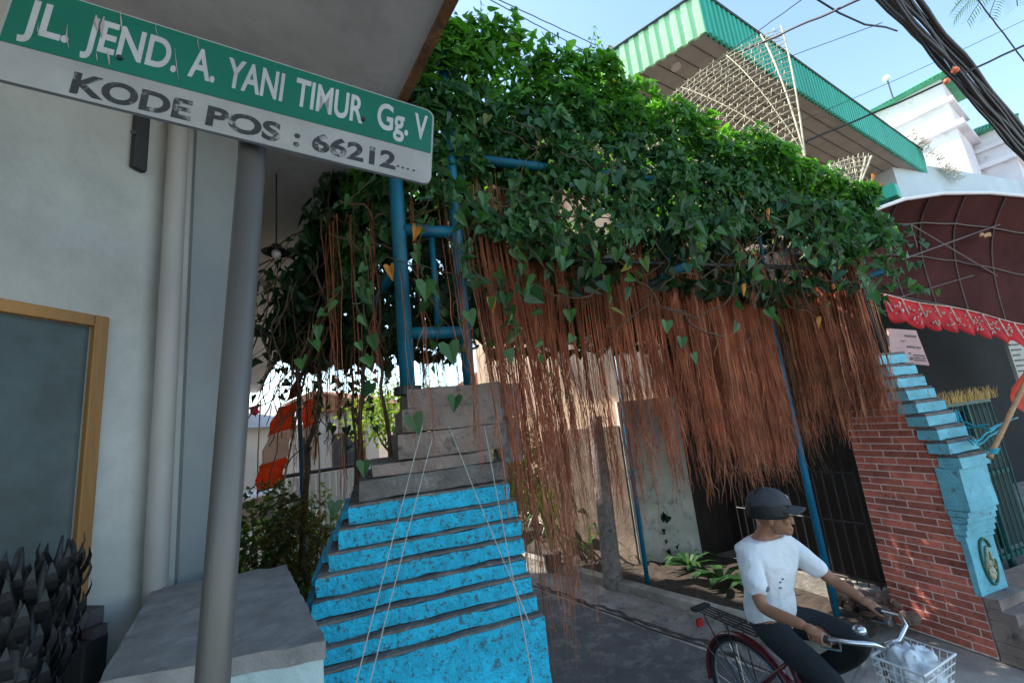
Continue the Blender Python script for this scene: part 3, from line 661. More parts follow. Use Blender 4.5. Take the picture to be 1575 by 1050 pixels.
# aerial root bundles
def strand(mb, x, y, tx, ty, zt, zb, r, wav, split=True):
    n = 11; ph = rnd(0, 99); pts = []
    for i in range(n + 1):
        t = i / n; k = min(1, t * 1.25) ** 1.3
        pts.append(Vector((x + (tx - x) * k + wav * noise.noise(Vector((ph, t * 5, 0))) + (.028 * noise.noise(Vector((ph, t * 17, 0))) if t > .6 else 0), y + (ty - y) * k + wav * noise.noise(Vector((ph, t * 5, 9))), zt + (zb - zt) * t)))
    mb.tube(pts, [r * (1 - .6 * i / n) for i in range(n + 1)], 3, False)
    if split:
        for j in range(random.randint(1, 4)):
            p = pts[random.randint(6, n)]; q = p + Vector((rnd(-.06, .06), rnd(-.04, .04), -rnd(.06, .26))); mid_ = (p + q) / 2 + rv(.02)
            mb.tube([p, mid_, q], [r * .5, r * .4, r * .2], 3, False)
def bundle(cx, cy, wx, wy, zt, zb, n, r=.0045, jit=.12, mt=None, fy=0):
    mb = MB(); left = int(n * 1.4)
    while left > 0:
        m = min(left, random.randint(3, 9)); left -= m; ax = cx + wx * rnd(-1.1, 1.1); ay = cy + wy * rnd(-1, 1); tx = ax + random.gauss(0, .014); ty = ay - fy + random.gauss(0, .014); ez = zb + abs(random.gauss(0, .6)) * jit * 2.2; lean = 1 if random.random() > .05 else 3
        for i in range(m):
            strand(mb, ax + random.gauss(0, .02), ay + random.gauss(0, .018), tx + random.gauss(0, .007) * lean, ty + random.gauss(0, .007), zt + rnd(-.1, .15), ez + rnd(0, jit), r * .78 * random.choice((.5, .7, .8, 1, 1.1, 1.7)), .022 * rnd(.5, 1.3))
    return mb.build('root_bundle', mt or M_root, vine)
# right flank curtain: two rows following the flank rail in front of the brick pillar
N = 13
for i in range(N):
    t = i / (N - 1); v = 3.42 - .88 * t; u = 4.38 + .06 * t; zb = pu(1230 + 135 * t, 692 - 45 * t, 4.4).z + rnd(-.05, .1)
    bundle(u, v, .05, .045, 3.3, zb, 30, .0055, .14)
# mid curtain: from the flank corner towards the left, behind the front leaves
cu = [(4.25, 3.42), (3.55, 3.1), (2.75, 2.85), (2.05, 2.75), (1.4, 2.7), (.8, 2.65)]
def poly_at(t):
    x = t * (len(cu) - 1); i = min(int(x), len(cu) - 2); f = x - i; return cu[i][0] + (cu[i + 1][0] - cu[i][0]) * f, cu[i][1] + (cu[i + 1][1] - cu[i][1]) * f
N = 40
for i in range(N):
    t = (i + rnd(-.25, .25)) / (N - 1); t = min(max(t, 0), 1); u, v = poly_at(t)
    zb = 1.5 + .22 * noise.noise(Vector((t * 9, 0, 3))) - .35 * max(0, t - .45) 
    dens = (44 if t < .42 else (26 if t < .62 else 15)) * (1 + .5 * noise.noise(Vector((t * 31, 2, 2))))
    if t > .4: zb += .1 * rnd(-1, 1)
    bundle(u, v, .07, .05 + .06 * (i % 2), 3.3, zb, int(dens), .0052 if t < .4 else .0045, .16 if t < .4 else .3)
# upper short roots right behind the leaf face
for i in range(16):
    u = .75 + 3.6 * (i + rnd(-.3, .3)) / 16; bundle(u, 2.62 + rnd(-.05, .2), .11, .06, 3.55, 2.45 + rnd(-.2, .25) + (.15 if u > 3 else 0), 15, .004, .4)
# thin long strands hanging beside the left pedestal, low
for (x, y, zb, n) in ((.88, 2.30, 1.0, 22), (1.02, 2.35, .95, 20), (.74, 2.25, 1.5, 12), (1.18, 2.5, .75, 14), (1.4, 3.0, .9, 12), (1.7, 3.2, 1.05, 10), (.5, 2.15, 1.7, 10), (.25, 2.15, 1.85, 7), (.66, 2.12, 1.25, 16), (.8, 2.15, .95, 18), (.95, 2.2, .8, 18), (1.1, 2.35, 1.0, 10), (1.35, 2.7, 1.25, 8), (1.6, 2.9, 1.2, 8), (.0, 2.5, 1.6, 8), (-.2, 2.8, 1.5, 8)):
    bundle(x, y + .32, .09, .04, 3.75, zb, n, .0032, .3, None, .30)
# dark strands behind the left pedestal
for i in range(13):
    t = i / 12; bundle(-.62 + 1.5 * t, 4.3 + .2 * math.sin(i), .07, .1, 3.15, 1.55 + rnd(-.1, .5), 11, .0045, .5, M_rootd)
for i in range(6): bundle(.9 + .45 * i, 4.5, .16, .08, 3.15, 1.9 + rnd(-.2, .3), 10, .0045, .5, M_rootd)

# strings tied over the pedestal
M_str = mat('white_string', (.42, .42, .38), .8, .1, 10, 0)
def string(a, b, va, vb_, label, belly=.0):
    p = pv(*a, va); q = pv(*b, vb_); o = MB().tube(wander(p, q, 12, .015, belly), .0022, 5).build('string', M_str)
    tag(o, label, 'string', 'strings tied over the stepped pedestal')
string((650, 655), (545, 1060), 2.18, 1.72, 'outer pale string running down the left of the blue steps')
string((668, 662), (566, 1060), 2.18, 1.74, 'inner pale string running down the left of the blue steps')
string((690, 655), (815, 960), 2.18, 1.76, 'pale string crossing the blue steps to their lower right')
string((745, 655), (822, 1060), 2.18, 1.72, 'pale string hanging nearest the right edge of the blue steps')

# ================================================================ FAN ORNAMENTS on the crown of the gate
M_bam = mat('pale_bamboo_strip', (.55, .50, .36), .7, .25, 8, .1)
def fan(cpx, cpy, v, Rm, rings, label, a0=78, a1=205):
    c = pv(cpx, cpy, v); o = thing('woven_fan', label, 'ornament', (c.x, c.y, c.z), R_(-48), 'woven fans above the vine')
    rg = MB(); tk = MB(); rb = MB()
    def pt(r, a, bulge=.35): rr = r / Rm; return Vector((math.cos(R_(a)) * r, .30 * (rr ** 2) * Rm * math.cos(R_(a - 90)), math.sin(R_(a)) * r))
    for i in range(1, rings + 1):
        r = Rm * (i + .5) / (rings + .5); rg.tube([pt(r, a0 + (a1 - a0) * k / 24) for k in range(25)], .006, 4, False)
        nk = 6 + int(r / Rm * 17)
        for k in range(nk):
            a = a0 + (a1 - a0) * (k + .5 + .5 * (i % 2)) / nk; p = pt(r, a); d = rnd(.035, .06)
            tk.tube([p + Vector((-d, rnd(-.02, .02), d * .35)), p + Vector((d, rnd(-.02, .02), -d * .35))], .0042, 4, False)
            tk.tube([p + Vector((-d * .3, .01, -d)), p + Vector((d * .3, .01, d))], .0042, 4, False)
    for a in (a0, a0 + 6): rb.tube([pt(Rm * k / 10 * 1.03, a) for k in range(11)], .011, 6)
    for k in range(6): rb.tube([pt(Rm * j / 10, a0 + (a1 - a0) * (k + 1) / 6.5) for j in range(11)], .005, 4)
    rg.build('hoops', M_bam, o, local=True); tag(tk.build('weave', M_bam, o, local=True), kind='stuff'); rb.build('ribs', M_bam, o, local=True)
fan(1238, 240, 3.0, 2.25, 22, 'large pale woven bamboo fan rising behind the vine before the green roofed house', 84, 200)
fan(1318, 295, 3.0, .5, 6, 'small pale woven bamboo fan low at the right end of the vine crown', 60, 190)
tw = MB(); b_ = pv(1325, 300, 3.0)
for k in range(9):
    tw.tube(wander(b_, b_ + Vector((rnd(.1, .35), 0, rnd(.05, .3))), 6, .04), [.006, .005, .005, .004, .003, .003, .002], 4, False) if False else tw.tube(wander(b_, b_ + Vector((rnd(.1, .35), 0, rnd(.05, .3))), 6, .05), .004, 4, False)
tag(tw.build('dry_twigs', mat('orange_dry_twig', (.5, .25, .1), .8, .2, 10, 0)), 'dry orange twigs sticking out at the right end of the vine crown', 'twigs')

# ================================================================ GREEN ROOFED HOUSE (right, behind the vine)
M_gmetal = mat('green_fascia_sheet', (.02, .36, .24), .45, .12, 1.5, .1, 20, stretch=(1, 1, .2), col2=(.04, .42, .30), thr=.6, soft=.3)
M_sof2 = mat('board_soffit', (.30, .27, .235), .85, .15, 2, .15, 10)
hs = thing('green_roofed_house', 'tall house with ribbed green metal fascia and broad boarded eaves behind the vine', 'house', (10, 8, 0))
C0 = pv(1086, 48, 4.6); zs_ = C0.z                       # lower corner of the fascia
Rr = pz(1428, 268, zs_); Ll = pz(962, 124, zs_)
dR = (Rr - C0); dL = (Ll - C0); dR.z = dL.z = 0; dR = dR.normalized(); dL = dL.normalized()
Rr = Vector((Rr.x, Rr.y, 0)); Cc = Vector((C0.x, C0.y, 0)); Ll2 = Cc + dL * 9
fh = (pv(1086, -8, 4.6).z - zs_)
def ribbed(mb, a, b, z0, z1, nrm, pitch=.16, dep=.03):
    L_ = (b - a).length; n = max(2, int(L_ / pitch)); d = (b - a).normalized()
    pr = []
    for i in range(n):
        for (t, e) in ((0, 0), (.38, 0), (.46, dep), (.92, dep)): pr.append(a + d * ((i + t) * L_ / n) + nrm * e)
    pr.append(b)
    o = len(mb.v)
    for p in pr: mb.v += [p + Z * z0, p + Z * z1, p + Z * z0 - nrm * .05, p + Z * z1 - nrm * .05]
    for i in range(len(pr) - 1):
        q = o + 4 * i; mb.f += [(q, q + 4, q + 5, q + 1), (q + 2, q + 3, q + 7, q + 6), (q + 1, q + 5, q + 7, q + 3), (q, q + 2, q + 6, q + 4)]
nR = Vector((dR.y, -dR.x, 0)); nL = Vector((-dL.y, dL.x, 0))
f1 = MB(); ribbed(f1, Cc, Rr, zs_ - .02, zs_ + fh, nR); f1.build('front_fascia', M_gmetal, hs)
f2 = MB(); ribbed(f2, Ll2, Cc - nL * .0, zs_ - .02, zs_ + fh * .93, nL, .2); f2.build('side_fascia', mat('sunlit_green_sheet', (.36, .68, .36), .5, .12, 1.5, .1, 20, stretch=(1, 1, .2)), hs)  # same green sheet, its sunlit look painted in as paler lime
ed = MB(); ed.tube([Cc + nR * .03 + Z * (zs_ + fh + .01), Rr + nR * .03 + Z * (zs_ + fh + .01)], .03, 6); ed.tube([Cc + nL * .03 + Z * (zs_ + fh * .95), Ll2 + Z * (zs_ + fh * .95)], .03, 6)
ed.build('roof_trim', mat('dark_trim', (.05, .06, .05), .8, .2, 5, 0), hs)
F_ = Ll2 + (Rr - Cc)
inn = .06
P = [Cc + (dR + dL) * inn, Rr + dL * inn, F_ - (dR + dL) * inn, Ll2 + dR * inn]
so2 = MB(); so2.hull([p + Z * zs_ for p in P], [p + Z * (zs_ + .1) for p in P]); sfo = so2.build('soffit', M_sof2, hs)
jn = MB(); n_j = 26
for i in range(n_j):
    a = Cc + dL * (.3 + i * .31) + dR * .1; jn.hull([a + Z * (zs_ - .012), a + dL * .014 + Z * (zs_ - .012), a + dL * .014 + dR * 20 + Z * (zs_ - .012), a + dR * 20 + Z * (zs_ - .012)], [q + Z * .02 for q in (a + Z * (zs_ - .012), a + dL * .014 + Z * (zs_ - .012), a + dL * .014 + dR * 20 + Z * (zs_ - .012), a + dR * 20 + Z * (zs_ - .012))]) if (Rr - Cc).length > 19 else None
LR = (Rr - Cc).length
for i in range(n_j):
    a = Cc + dL * (.3 + i * .31) + dR * .1; b = a + dR * (LR - .3)
    q4 = [a, a + dL * .014, b + dL * .014, b]
    if LR <= 19: jn.hull([q + Z * (zs_ - .012) for q in q4], [q + Z * (zs_ + .004) for q in q4])
if jn.v: jn.build('board_joint', mat('joint_dark', (.1, .085, .075), .9, .2, 4, 0), sfo)
rf = MB(); rid = (Cc + F_) / 2 + Z * (zs_ + fh + 1.6); PP_ = [p + Z * (zs_ + fh * .9) for p in (Cc, Rr, F_, Ll2)]
rf.add(PP_ + [rid], [(0, 1, 4), (1, 2, 4), (2, 3, 4), (3, 0, 4)]); rf.build('roof', M_gmetal, hs)
wi_ = 1.9; Wl = [Cc + dL * wi_ + dR * wi_, Rr + dL * wi_ - dR * .2, F_ - dL * .5 - dR * .2, Ll2 - dL * .5 + dR * wi_]
wh = MB(); wh.hull([p for p in Wl], [p + Z * (zs_ - .001) for p in Wl]); wh.build('wall', mat('cream_house_wall', (.82, .56, .38), .85, .15, 1, .1), hs)
# downlight
dlp = pz(1040, 105, zs_ - .05); MB().tube([dlp, dlp + Z * .05], .09, 14).build('downlight', mat('downlight_white', (.5, .45, .42), .5, .1, 5, 0), sfo)

# small green lean-to roof below it
p = pv(1352, 300, 4.2); lt2 = MB().box((p.x, 4.2, p.z - .05), (.32, .5, .24), .3); tag(lt2.build('roof_cowl', M_gmetal, bevel=.02), 'small green metal cowl between the vine tip and the maroon awning', 'roof cowl')

# ================================================================ TOWERS (white, green tiled)
M_white = mat('whitewashed_tower', (.72, .69, .72), .8, .12, 1.2, .2, 20, col2=(.45, .43, .42), thr=.64, soft=.15)
M_tile = mat('green_roof_tile', (.05, .30, .16), .5, .25, 4, .3, 12)
def tower(px, py_e, v, w, h_band, label, name='tower', px_scale=1):
    c = pv(px, py_e, v); x, y, z = c.x, c.y, c.z; rz = .25
    o = thing(name, label, 'tower', (x, y, 0), rz, 'white towers with green tiled roofs')
    b = MB(); b.box((0, 0, z / 2 - .0), (w, w, z)); b.build('wall', M_white, o, local=True)
    bd = MB(); bd.box((0, 0, z - h_band), (w + .3, w + .3, .14)); bd.box((0, 0, z - h_band * 2.1), (w + .45, w + .45, .18)); bd.build('cornice', M_white, o, local=True)
    e = w / 2 + .35; r = MB(); r.add([(-e, -e, z), (e, -e, z), (e, e, z), (-e, e, z), (0, 0, z + w * .33)], [(0, 1, 4), (1, 2, 4), (2, 3, 4), (3, 0, 4), (3, 2, 1, 0)])
    for sx, sy in ((-1, -1), (1, -1)): r.tube([(sx * e, sy * e, z + .04), (0, 0, z + w * .33 + .05)], .07, 6)
    for k in range(26):
        x0 = -e + 2 * e * (k + .5) / 26; t = 1 - abs(x0) / e
        r.tube([(x0, -e, z + .03), (x0, -e * (1 - t), z + w * .33 * t + .03)], .035, 5); r.tube([(-e, x0, z + .03), (-e * (1 - t), x0, z + w * .33 * t + .03)], .035, 5)
    r.build('roof', M_tile, o, local=True); return o, c
t1, c1 = tower(1400, 168, 8.5, 2.2, .9, 'white tower with green tiled roof and tufts of dry grass behind the overhead cables')
t2, c2 = tower(1500, 225, 8.0, 1.8, .6, 'smaller white stepped tower at the right edge behind the cables')
bod = MB(); bp0 = pv(1470, 262, 7.0); bod.box((bp0.x + .4, 8.2, bp0.z / 2), (7.5, 2.4, bp0.z)); bo = bod.build('white_annex', mat('pale_blue_wall', (.5, .58, .62), .8, .12, 1, .1), None)
tag(bo, 'long pale blue wall block below the white towers', 'building')
gr_ = MB()
for i in range(500):
    t = random.random(); p = pv(1395 + 75 * t, 205 + 70 * t, 6.9) + rv(.12); d = Vector((rnd(-1, 1), rnd(-1, .2), rnd(-1, .6))) * .28
    gr_.blade([p, p + d * .5 + Z * .04, p + d], .008, Vector((0, -1, .2)))
tag(gr_.build('dry_grass', mat('dry_grass', (.30, .26, .12), .8, .3, 9, 0, island=.4)), 'dry grass tufts overgrowing the ledge of the white tower', 'grass', kind='stuff')
fb = pv(1364, 121, 8.5); pr_ = pv(1364, 140, 8.5)
fin = thing('roof_lantern', 'white ball finial above the green tiled tower roof', 'finial', (fb.x, fb.y, pr_.z - .3)); MB().ell(fb, (.13, .13, .13), 16).build('ball', mat('white_ball', (.8, .8, .8), .3, .02, 3, 0), fin, smooth=True)
MB().tube([(fb.x, fb.y, fb.z - .1), (fb.x, fb.y, pr_.z - .3)], .025, 6).build('stem', M_dk, fin)

# ================================================================ RIGHT: stall with maroon awning
M_mar = mat('maroon_canvas', (.065, .022, .022), .9, .3, 1.2, .35, 8, stretch=(1, .3, 1), spec=.1)
AE = [pv(1334, 326, 3.0), pv(1390, 306, 2.9), pv(1450, 297, 2.8), pv(1520, 296, 2.7), pv(1600, 303, 2.6), pv(1700, 330, 2.5)]
AF = [pv(1345, 452, 3.55), pv(1400, 462, 3.5), pv(1460, 474, 3.45), pv(1520, 490, 3.4), pv(1600, 512, 3.35), pv(1700, 548, 3.3)]
def lerpL(Lst, t):
    x = t * (len(Lst) - 1); i = min(int(x), len(Lst) - 2); return Lst[i].lerp(Lst[i + 1], x - i)
def aw_s(a, b):
    p = lerpL(AE, a); q = lerpL(AF, a); c = p.lerp(q, b); c += Z * (.42 * math.sin(math.pi * b) * (1 - .0 * b)) * .55 + Vector((0, .5, 0)) * math.sin(math.pi * b) * .2; c.z -= .025 * abs(math.sin(math.pi * 6 * a)) * math.sin(math.pi * b); return c
aw = thing('awning', 'curved maroon canvas awning on a thin steel frame over the stall', 'awning', (6.5, 3, 0))
MB().sheet(aw_s, 60, 24, (0, 0, .012)).build('canvas', M_mar, aw, smooth=True)
MB().tube([lerpL(AE, i / 20) - Z * .005 for i in range(21)], .022, 8).build('front_rail', mat('white_rail', (.75, .75, .76), .4, .05, 5, 0), aw)
fr_ = MB()
for a in (0, 1 / 6, 2 / 6, 3 / 6, 4 / 6, 5 / 6): fr_.tube([aw_s(a, j / 16) - Z * .02 for j in range(17)], .011, 6, False)
for b in (.3, .62, .97): fr_.tube([aw_s(j / 20, b) - Z * .025 for j in range(21)], .011, 6, False)
fr_.tube([pv(1385, 400, 3.1), pv(1565, 335, 2.9)], .010, 6); fr_.tube([pv(1400, 345, 3.0), pv(1410, 380, 3.1)], .01, 6); fr_.tube([pv(1400, 345, 3.0), pv(1560, 440, 3.3)], .01, 6); fr_.tube([pv(1380, 458, 3.4), pv(1575, 400, 3.2)], .008, 6)
fr_.build('frame', mat('steel_tube', (.12, .10, .10), .5, .2, 6, 0, metal=.4), aw)
rg_ = MB(); c = pv(1515, 362, 2.95)
for k in range(5): rg_.tube(wander(c + Vector((-.12, 0, rnd(-.02, .02))), c + Vector((.14, 0, rnd(0, .05))), 8, .05), rnd(.008, .014), 5)
tag(rg_.build('dry_vine_scrap', mat('dry_vine_scrap', (.5, .3, .16), .8, .2, 8, .1)), 'tan scrap of dry vine caught under the maroon awning', 'vine scrap')

# stall: back wall with dark opening
SV = 3.6
stall = thing('stall', 'dark open fronted stall under the maroon awning', 'stall', (8, 4.5, 0))
M_dkwall = mat('shaded_interior_wall', (.012, .012, .013), .9, .3, 2, .2)  # shade of the stall interior painted in as near-black walls
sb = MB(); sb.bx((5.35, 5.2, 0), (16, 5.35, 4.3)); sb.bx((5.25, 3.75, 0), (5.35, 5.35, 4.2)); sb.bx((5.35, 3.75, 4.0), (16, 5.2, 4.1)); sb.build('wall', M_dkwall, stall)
sl_ = MB(); zt_ = pv(1400, 466, SV).z
for i in range(34): x = 5.3 + i * .22; sl_.bx((x, SV, zt_ - .12), (x + .012, SV + .012, zt_ + .55))
for k in range(3): sl_.bx((5.3, SV - .014, zt_ - .12 + k * .28), (13, SV - .001, zt_ - .10 + k * .28))
sl_.build('grille', mat('grille_brown', (.09, .06, .055), .7, .2, 8, 0), stall)
pn = MB()
for k, (x0, x1) in enumerate(((1545, 1600),)): p = pv(x0, 440, SV + .03); q = pv(x1, 480, SV + .03); pn.bx((p.x, SV + .03, min(p.z, q.z) - .1), (q.x + 1, SV + .05, p.z + .1))
pn.build('side_pane', mat('pale_pane', (.5, .42, .36), .7, .15, 3, 0), stall)  # plain pale pane behind the grille
p = pv(1560, 560, 4.4); bx_ = MB().bx((p.x, 4.4, p.z - .35), (p.x + .7, 4.45, p.z + .6)); bo2 = bx_.build('price_board', mat('pale_board', (.5, .5, .44), .7, .15, 3, 0))
tag(bo2, 'pale price board with dark lines at the far right edge of the stall', 'price board'); ln_ = MB()
for k in range(7): ln_.bx((p.x + .05, 4.39, p.z + .45 - k * .1), (p.x + rnd(.25, .5), 4.397, p.z + .48 - k * .1))
lo = ln_.build('written_line', M_blk, bo2)

# red scalloped valance of bunting flags
M_red = mat('red_cloth', (.62, .02, .03), .7, .2, 5, .1, trans=.25)
M_wtrim = mat('pale_trim', (.55, .42, .36), .7, .3, 12, 0, col2=(.3, .12, .08), thr=.6)
va = pv(1357, 452, 3.3); vb2 = pv(1600, 503, 2.95)
val = thing('valance', 'red scalloped valance with pale printed trim hanging below the maroon awning', 'valance', (va.x, va.y, 0))
def val_s(a, b):
    p = va.lerp(vb2, a); sc_l = abs(math.sin(math.pi * a * 9)); d = .25 + .10 * sc_l + .03 * noise.noise(Vector((a * 20, 0, 0)))
    return p - Z * (d * b + .02 * math.sin(math.pi * a * 3)) + Vector((0, .03 * math.sin(a * 60) * b, 0))
MB().sheet(val_s, 120, 6, (0, .004, 0)).build('cloth', M_red, val, smooth=True)
vt = MB(); vt.tube([val_s(i / 60, 0) + Vector((0, -.01, 0)) for i in range(61)], .008, 5, False)
for k in range(10):
    a = (k + .02) / 10; vt.tube([val_s(min(1, a + .0), 0) + Vector((0, -.02, 0)), val_s(min(a + .012, 1), .4) + Vector((0, -.02, 0)), val_s(min(1, a + .03), .62) + Vector((0, -.02, 0))], .009, 5, False)
    for j in range(12):
        p = val_s(min(1, a + rnd(.035, .085)), rnd(.25, .85)) + Vector((0, -.022, 0)); vt.tube([p, p + Vector((rnd(-.03, .03), -.002, rnd(-.035, .035)))], .008, 5)
vt.build('trim', M_wtrim, val)

# pink notice board with dark lines of writing
nb_c = [pv(1366, 505, 2.75), pv(1409, 508, 2.75), pv(1430, 562, 2.75), pv(1372, 556, 2.75)]
nbo = thing('notice_board', 'pale pink notice board hanging above the brick pillar', 'notice board', (nb_c[3].x, 2.75, nb_c[3].z))
MB().hull([p for p in nb_c], [p + Vector((0, .015, 0)) for p in nb_c]).build('board', mat('pink_board', (.5, .30, .28), .7, .12, 6, .05, col2=(.35, .2, .19), thr=.66), nbo)
nl_ = MB()
def nbp(a, b): return (nb_c[0].lerp(nb_c[1], a)).lerp(nb_c[3].lerp(nb_c[2], a), b) + Vector((0, -.004, 0))
for (b, a0, a1, h) in ((.16, .52, .9, .05), (.34, .35, .5, .02), (.48, .50, .92, .05), (.72, .62, .95, .03), (.79, .62, .95, .03), (.86, .62, .95, .03), (.8, .5, .58, .09), (.68, .5, .56, .04)):
    nl_.hull([nbp(a0, b), nbp(a1, b), nbp(a1, b + h), nbp(a0, b + h)], [p_ + Vector((0, -.002, 0)) for p_ in (nbp(a0, b), nbp(a1, b), nbp(a1, b + h), nbp(a0, b + h))])
nl_.build('written_line', M_blk, nbo)

# green metal gate of the stall
M_gg = mat('dark_green_gate_paint', (.012, .085, .075), .5, .25, 6, .15, col2=(.05, .04, .03), thr=.68)
gate = thing('stall_gate', 'dark green metal bar gate right of the brick pillar', 'gate', (5.7, 3.2, 0))
GY = 3.15; g0_ = 5.28; gz = pv(1450, 625, GY).z
for i in range(22):
    x = g0_ + .10 * i; MB().tube([(x, GY, .12), (x, GY, gz - .02 + .0)], .009, 6).build('bar', M_gg, gate)
for x in (g0_ - .05, g0_ + .78, g0_ + 1.62): MB().box((x, GY + .03, gz / 2), (.06, .05, gz)).build('upright', M_gg, gate, bevel=.004)
for z in (.14, gz * .55, gz): MB().box((g0_ + 1.0, GY + .03, z), (2.3, .045, .05)).build('rail', M_gg, gate, bevel=.004)
MB().bx((g0_, GY + .07, .2), (g0_ + 2.2, GY + .08, gz * .95)).build('sheet_backing', mat('dark_backing', (.02, .03, .03), .8, .3, 3, 0), gate)
dg = MB()
for i in range(420):
    x = g0_ - .1 + 2.3 * random.random(); p = Vector((x, GY - .02 + rnd(-.03, .05), gz + .02)); dg.blade([p, p + Vector((rnd(-.02, .02), 0, .07)), p + Vector((rnd(-.05, .05), rnd(-.04, .02), rnd(.08, .17)))], .007, Vector((0, -1, .1)))
tag(dg.build('straw_fringe', mat('yellow_straw', (.42, .26, .07), .8, .3, 10, 0, island=.4)), 'yellow straw fringe along the top of the dark green gate', 'straw', kind='stuff')
bs_ = MB().rough((5.2, 2.5, 0), (8.2, 3.05, .1), (10, 3, 1), .01, 4, 5); tag(bs_.build('threshold_slab', mat('tan_cement', (.3, .22, .16), .9, .25, 5, .5)), 'tan cement threshold slab in front of the dark green gate', 'threshold')

# red flag on a bamboo pole, tied with turquoise straps
b0_ = pv(1527, 692, 2.1); b1_ = pv(1583, 575, 2.02)
dd = (b1_ - b0_).normalized()
fl = thing('red_flag', 'red flag on a short bamboo pole leaning at the right edge', 'flag', b0_ - dd * .05)
bp_ = MB(); seg = [b0_ - dd * .08 + dd * (.24 * i) for i in range(6)]
for i in range(5): bp_.tube([seg[i], seg[i] + dd * .02, seg[i + 1] - dd * .02, seg[i + 1]], [.021, .018, .018, .021], 10)
bp_.build('bamboo_pole', mat('bamboo', (.42, .22, .09), .5, .25, 6, .1), fl, smooth=True)
def flg(a, b):
    p = pv(1556, 598, 2.06) .lerp(pv(1625, 500, 1.98), b); q = p + Vector((.30 * a + .04 * b, .05 * math.sin(a * 7), -.52 * a * (1 - .1 * b))); return q
MB().sheet(flg, 24, 14, (0, .003, 0)).build('cloth', mat('orange_red_flag', (.75, .06, .02), .65, .12, 4, 0, trans=.25), fl, smooth=True)
sp = MB(); M_tq = mat('turquoise_strap', (.02, .38, .46), .5, .2, 10, 0)
def strap(a, b, va_, vb_, sg=.0, w=.008): sp.tube(wander(pv(*a, va_), pv(*b, vb_), 10, .02, sg), w, 5)
strap((1465, 640), (1522, 660), 2.6, 2.2, .02); strap((1522, 660), (1565, 642), 2.2, 2.3, 0); strap((1468, 636), (1497, 684), 2.6, 2.2, .04); strap((1474, 633), (1500, 680), 2.6, 2.2, .06); strap((1500, 680), (1545, 648), 2.2, 2.2, 0); strap((1504, 684), (1555, 640), 2.2, 2.2, .02)
strap((1458, 652), (1520, 652), 2.6, 2.3, .03); strap((1470, 630), (1480, 660), 2.6, 2.5, 0)
for k in range(5): c = pv(1527, 694, 2.1) + dd * (.012 * k - .02); sp.tube([c + Vector((.027 * math.cos(t * .7), .027 * math.sin(t * .7), 0)) for t in range(10)], .007, 5)
tag(sp.build('strap', M_tq), 'tangled turquoise plastic straps tied round the bamboo pole', 'strap')

# ================================================================ OVERHEAD CABLES
M_cab = mat('black_cable', (.02, .02, .025), .5, .1, 5, 0)
def cable(a, b, va_, vb_, r, label, sag=.1, ext=1.0, name='cable'):
    p = pv(*a, va_); q = pv(*b, vb_); d = q - p; p2 = p - d * ext * .5; q2 = q + d * ext * .5; n = 24
    o = MB().tube([p2.lerp(q2, i / n) - Z * sag * math.sin(math.pi * i / n) + noise.noise_vector(Vector((i * .5, r * 900, 0))) * r * .8 for i in range(n + 1)], r, 8).build(name, M_cab, smooth=True)
    return tag(o, label, 'cable', 'overhead cables')
bd_ = MB()
for k in range(13):
    t = k / 12; a = (1345 + 62 * t, -10); b = (1590 + 30 * t, 262 - 4 * t); p = pv(*a, 2.6 + rnd(-.1, .1)); q = pv(*b, 3.4 + rnd(-.1, .1)); d = q - p; p2 = p - d * .3; q2 = q + d * .8; n = 40; ph = rnd(0, 50)
    bd_.tube([p2.lerp(q2, i / n) + noise.noise_vector(Vector((i * .25, ph, 0))) * .05 for i in range(n + 1)], rnd(.016, .034), 7)
tag(bd_.build('cable_bundle', M_cab, smooth=True), 'thick sagging bundle of black cables crossing the top right corner', 'cable bundle')
cable((1240, 215), (1575, 68), 4.2, 2.4, .016, 'black cable running up right from the fan ornament to the right edge', .05, .4)
cable((1150, 75), (1340, -8), 3.6, 2.2, .014, 'black cable passing over the green fascia corner to the top edge', .0, .4)
cable((1100, 95), (1240, -5), 3.4, 2.4, .005, 'thin wire above the large woven fan', 0, .3)
cable((1290, 160), (1575, 30), 5, 3.4, .006, 'thin wire high in front of the white tower', .05, .4)
cable((1500, -5), (1580, 100), 3, 3, .010, 'steep black cable at the far top right', 0, .3)
cable((1180, 100), (1330, 45), 5, 3.6, .006, 'faint thin wire between the fascia and the cable bundle', 0, .3)
cable((745, -10), (900, 62), 4, 4.6, .006, 'upper of the twin wires left of the vine shoots', 0, .3)
cable((735, -10), (880, 68), 4, 4.6, .006, 'lower of the twin wires left of the vine shoots', 0, .3)
lp_ = MB(); lp_.tube([pv(x, y, 2.6) for x, y in ((1245, -8), (1290, 20), (1330, 38), (1362, 42), (1380, 48))], .011, 6); tag(lp_.build('cable', M_cab, smooth=True), 'sagging black cable loop joining the thick bundle near the top edge', 'cable', 'overhead cables')
M_ball = mat('orange_ball', (.6, .12, .05), .4, .15, 6, 0)
for (x, y, r, lab) in ((1469, 108, .045, 'larger orange ball lamp on the cable bundle'), (1456, 125, .038, 'smaller orange ball lamp just below the larger one on the cable bundle')):
    c = pv(x, y, 2.75); b = thing('ball_lamp', lab, 'ball lamp', c, 0, 'orange balls on the cables'); MB().ell(c, (r, r, r), 14).build('globe', M_ball, b, smooth=True); MB().tube([c + Z * r * .8, c + Z * (r + .03)], r * .3, 8).build('cap', M_dk, b)
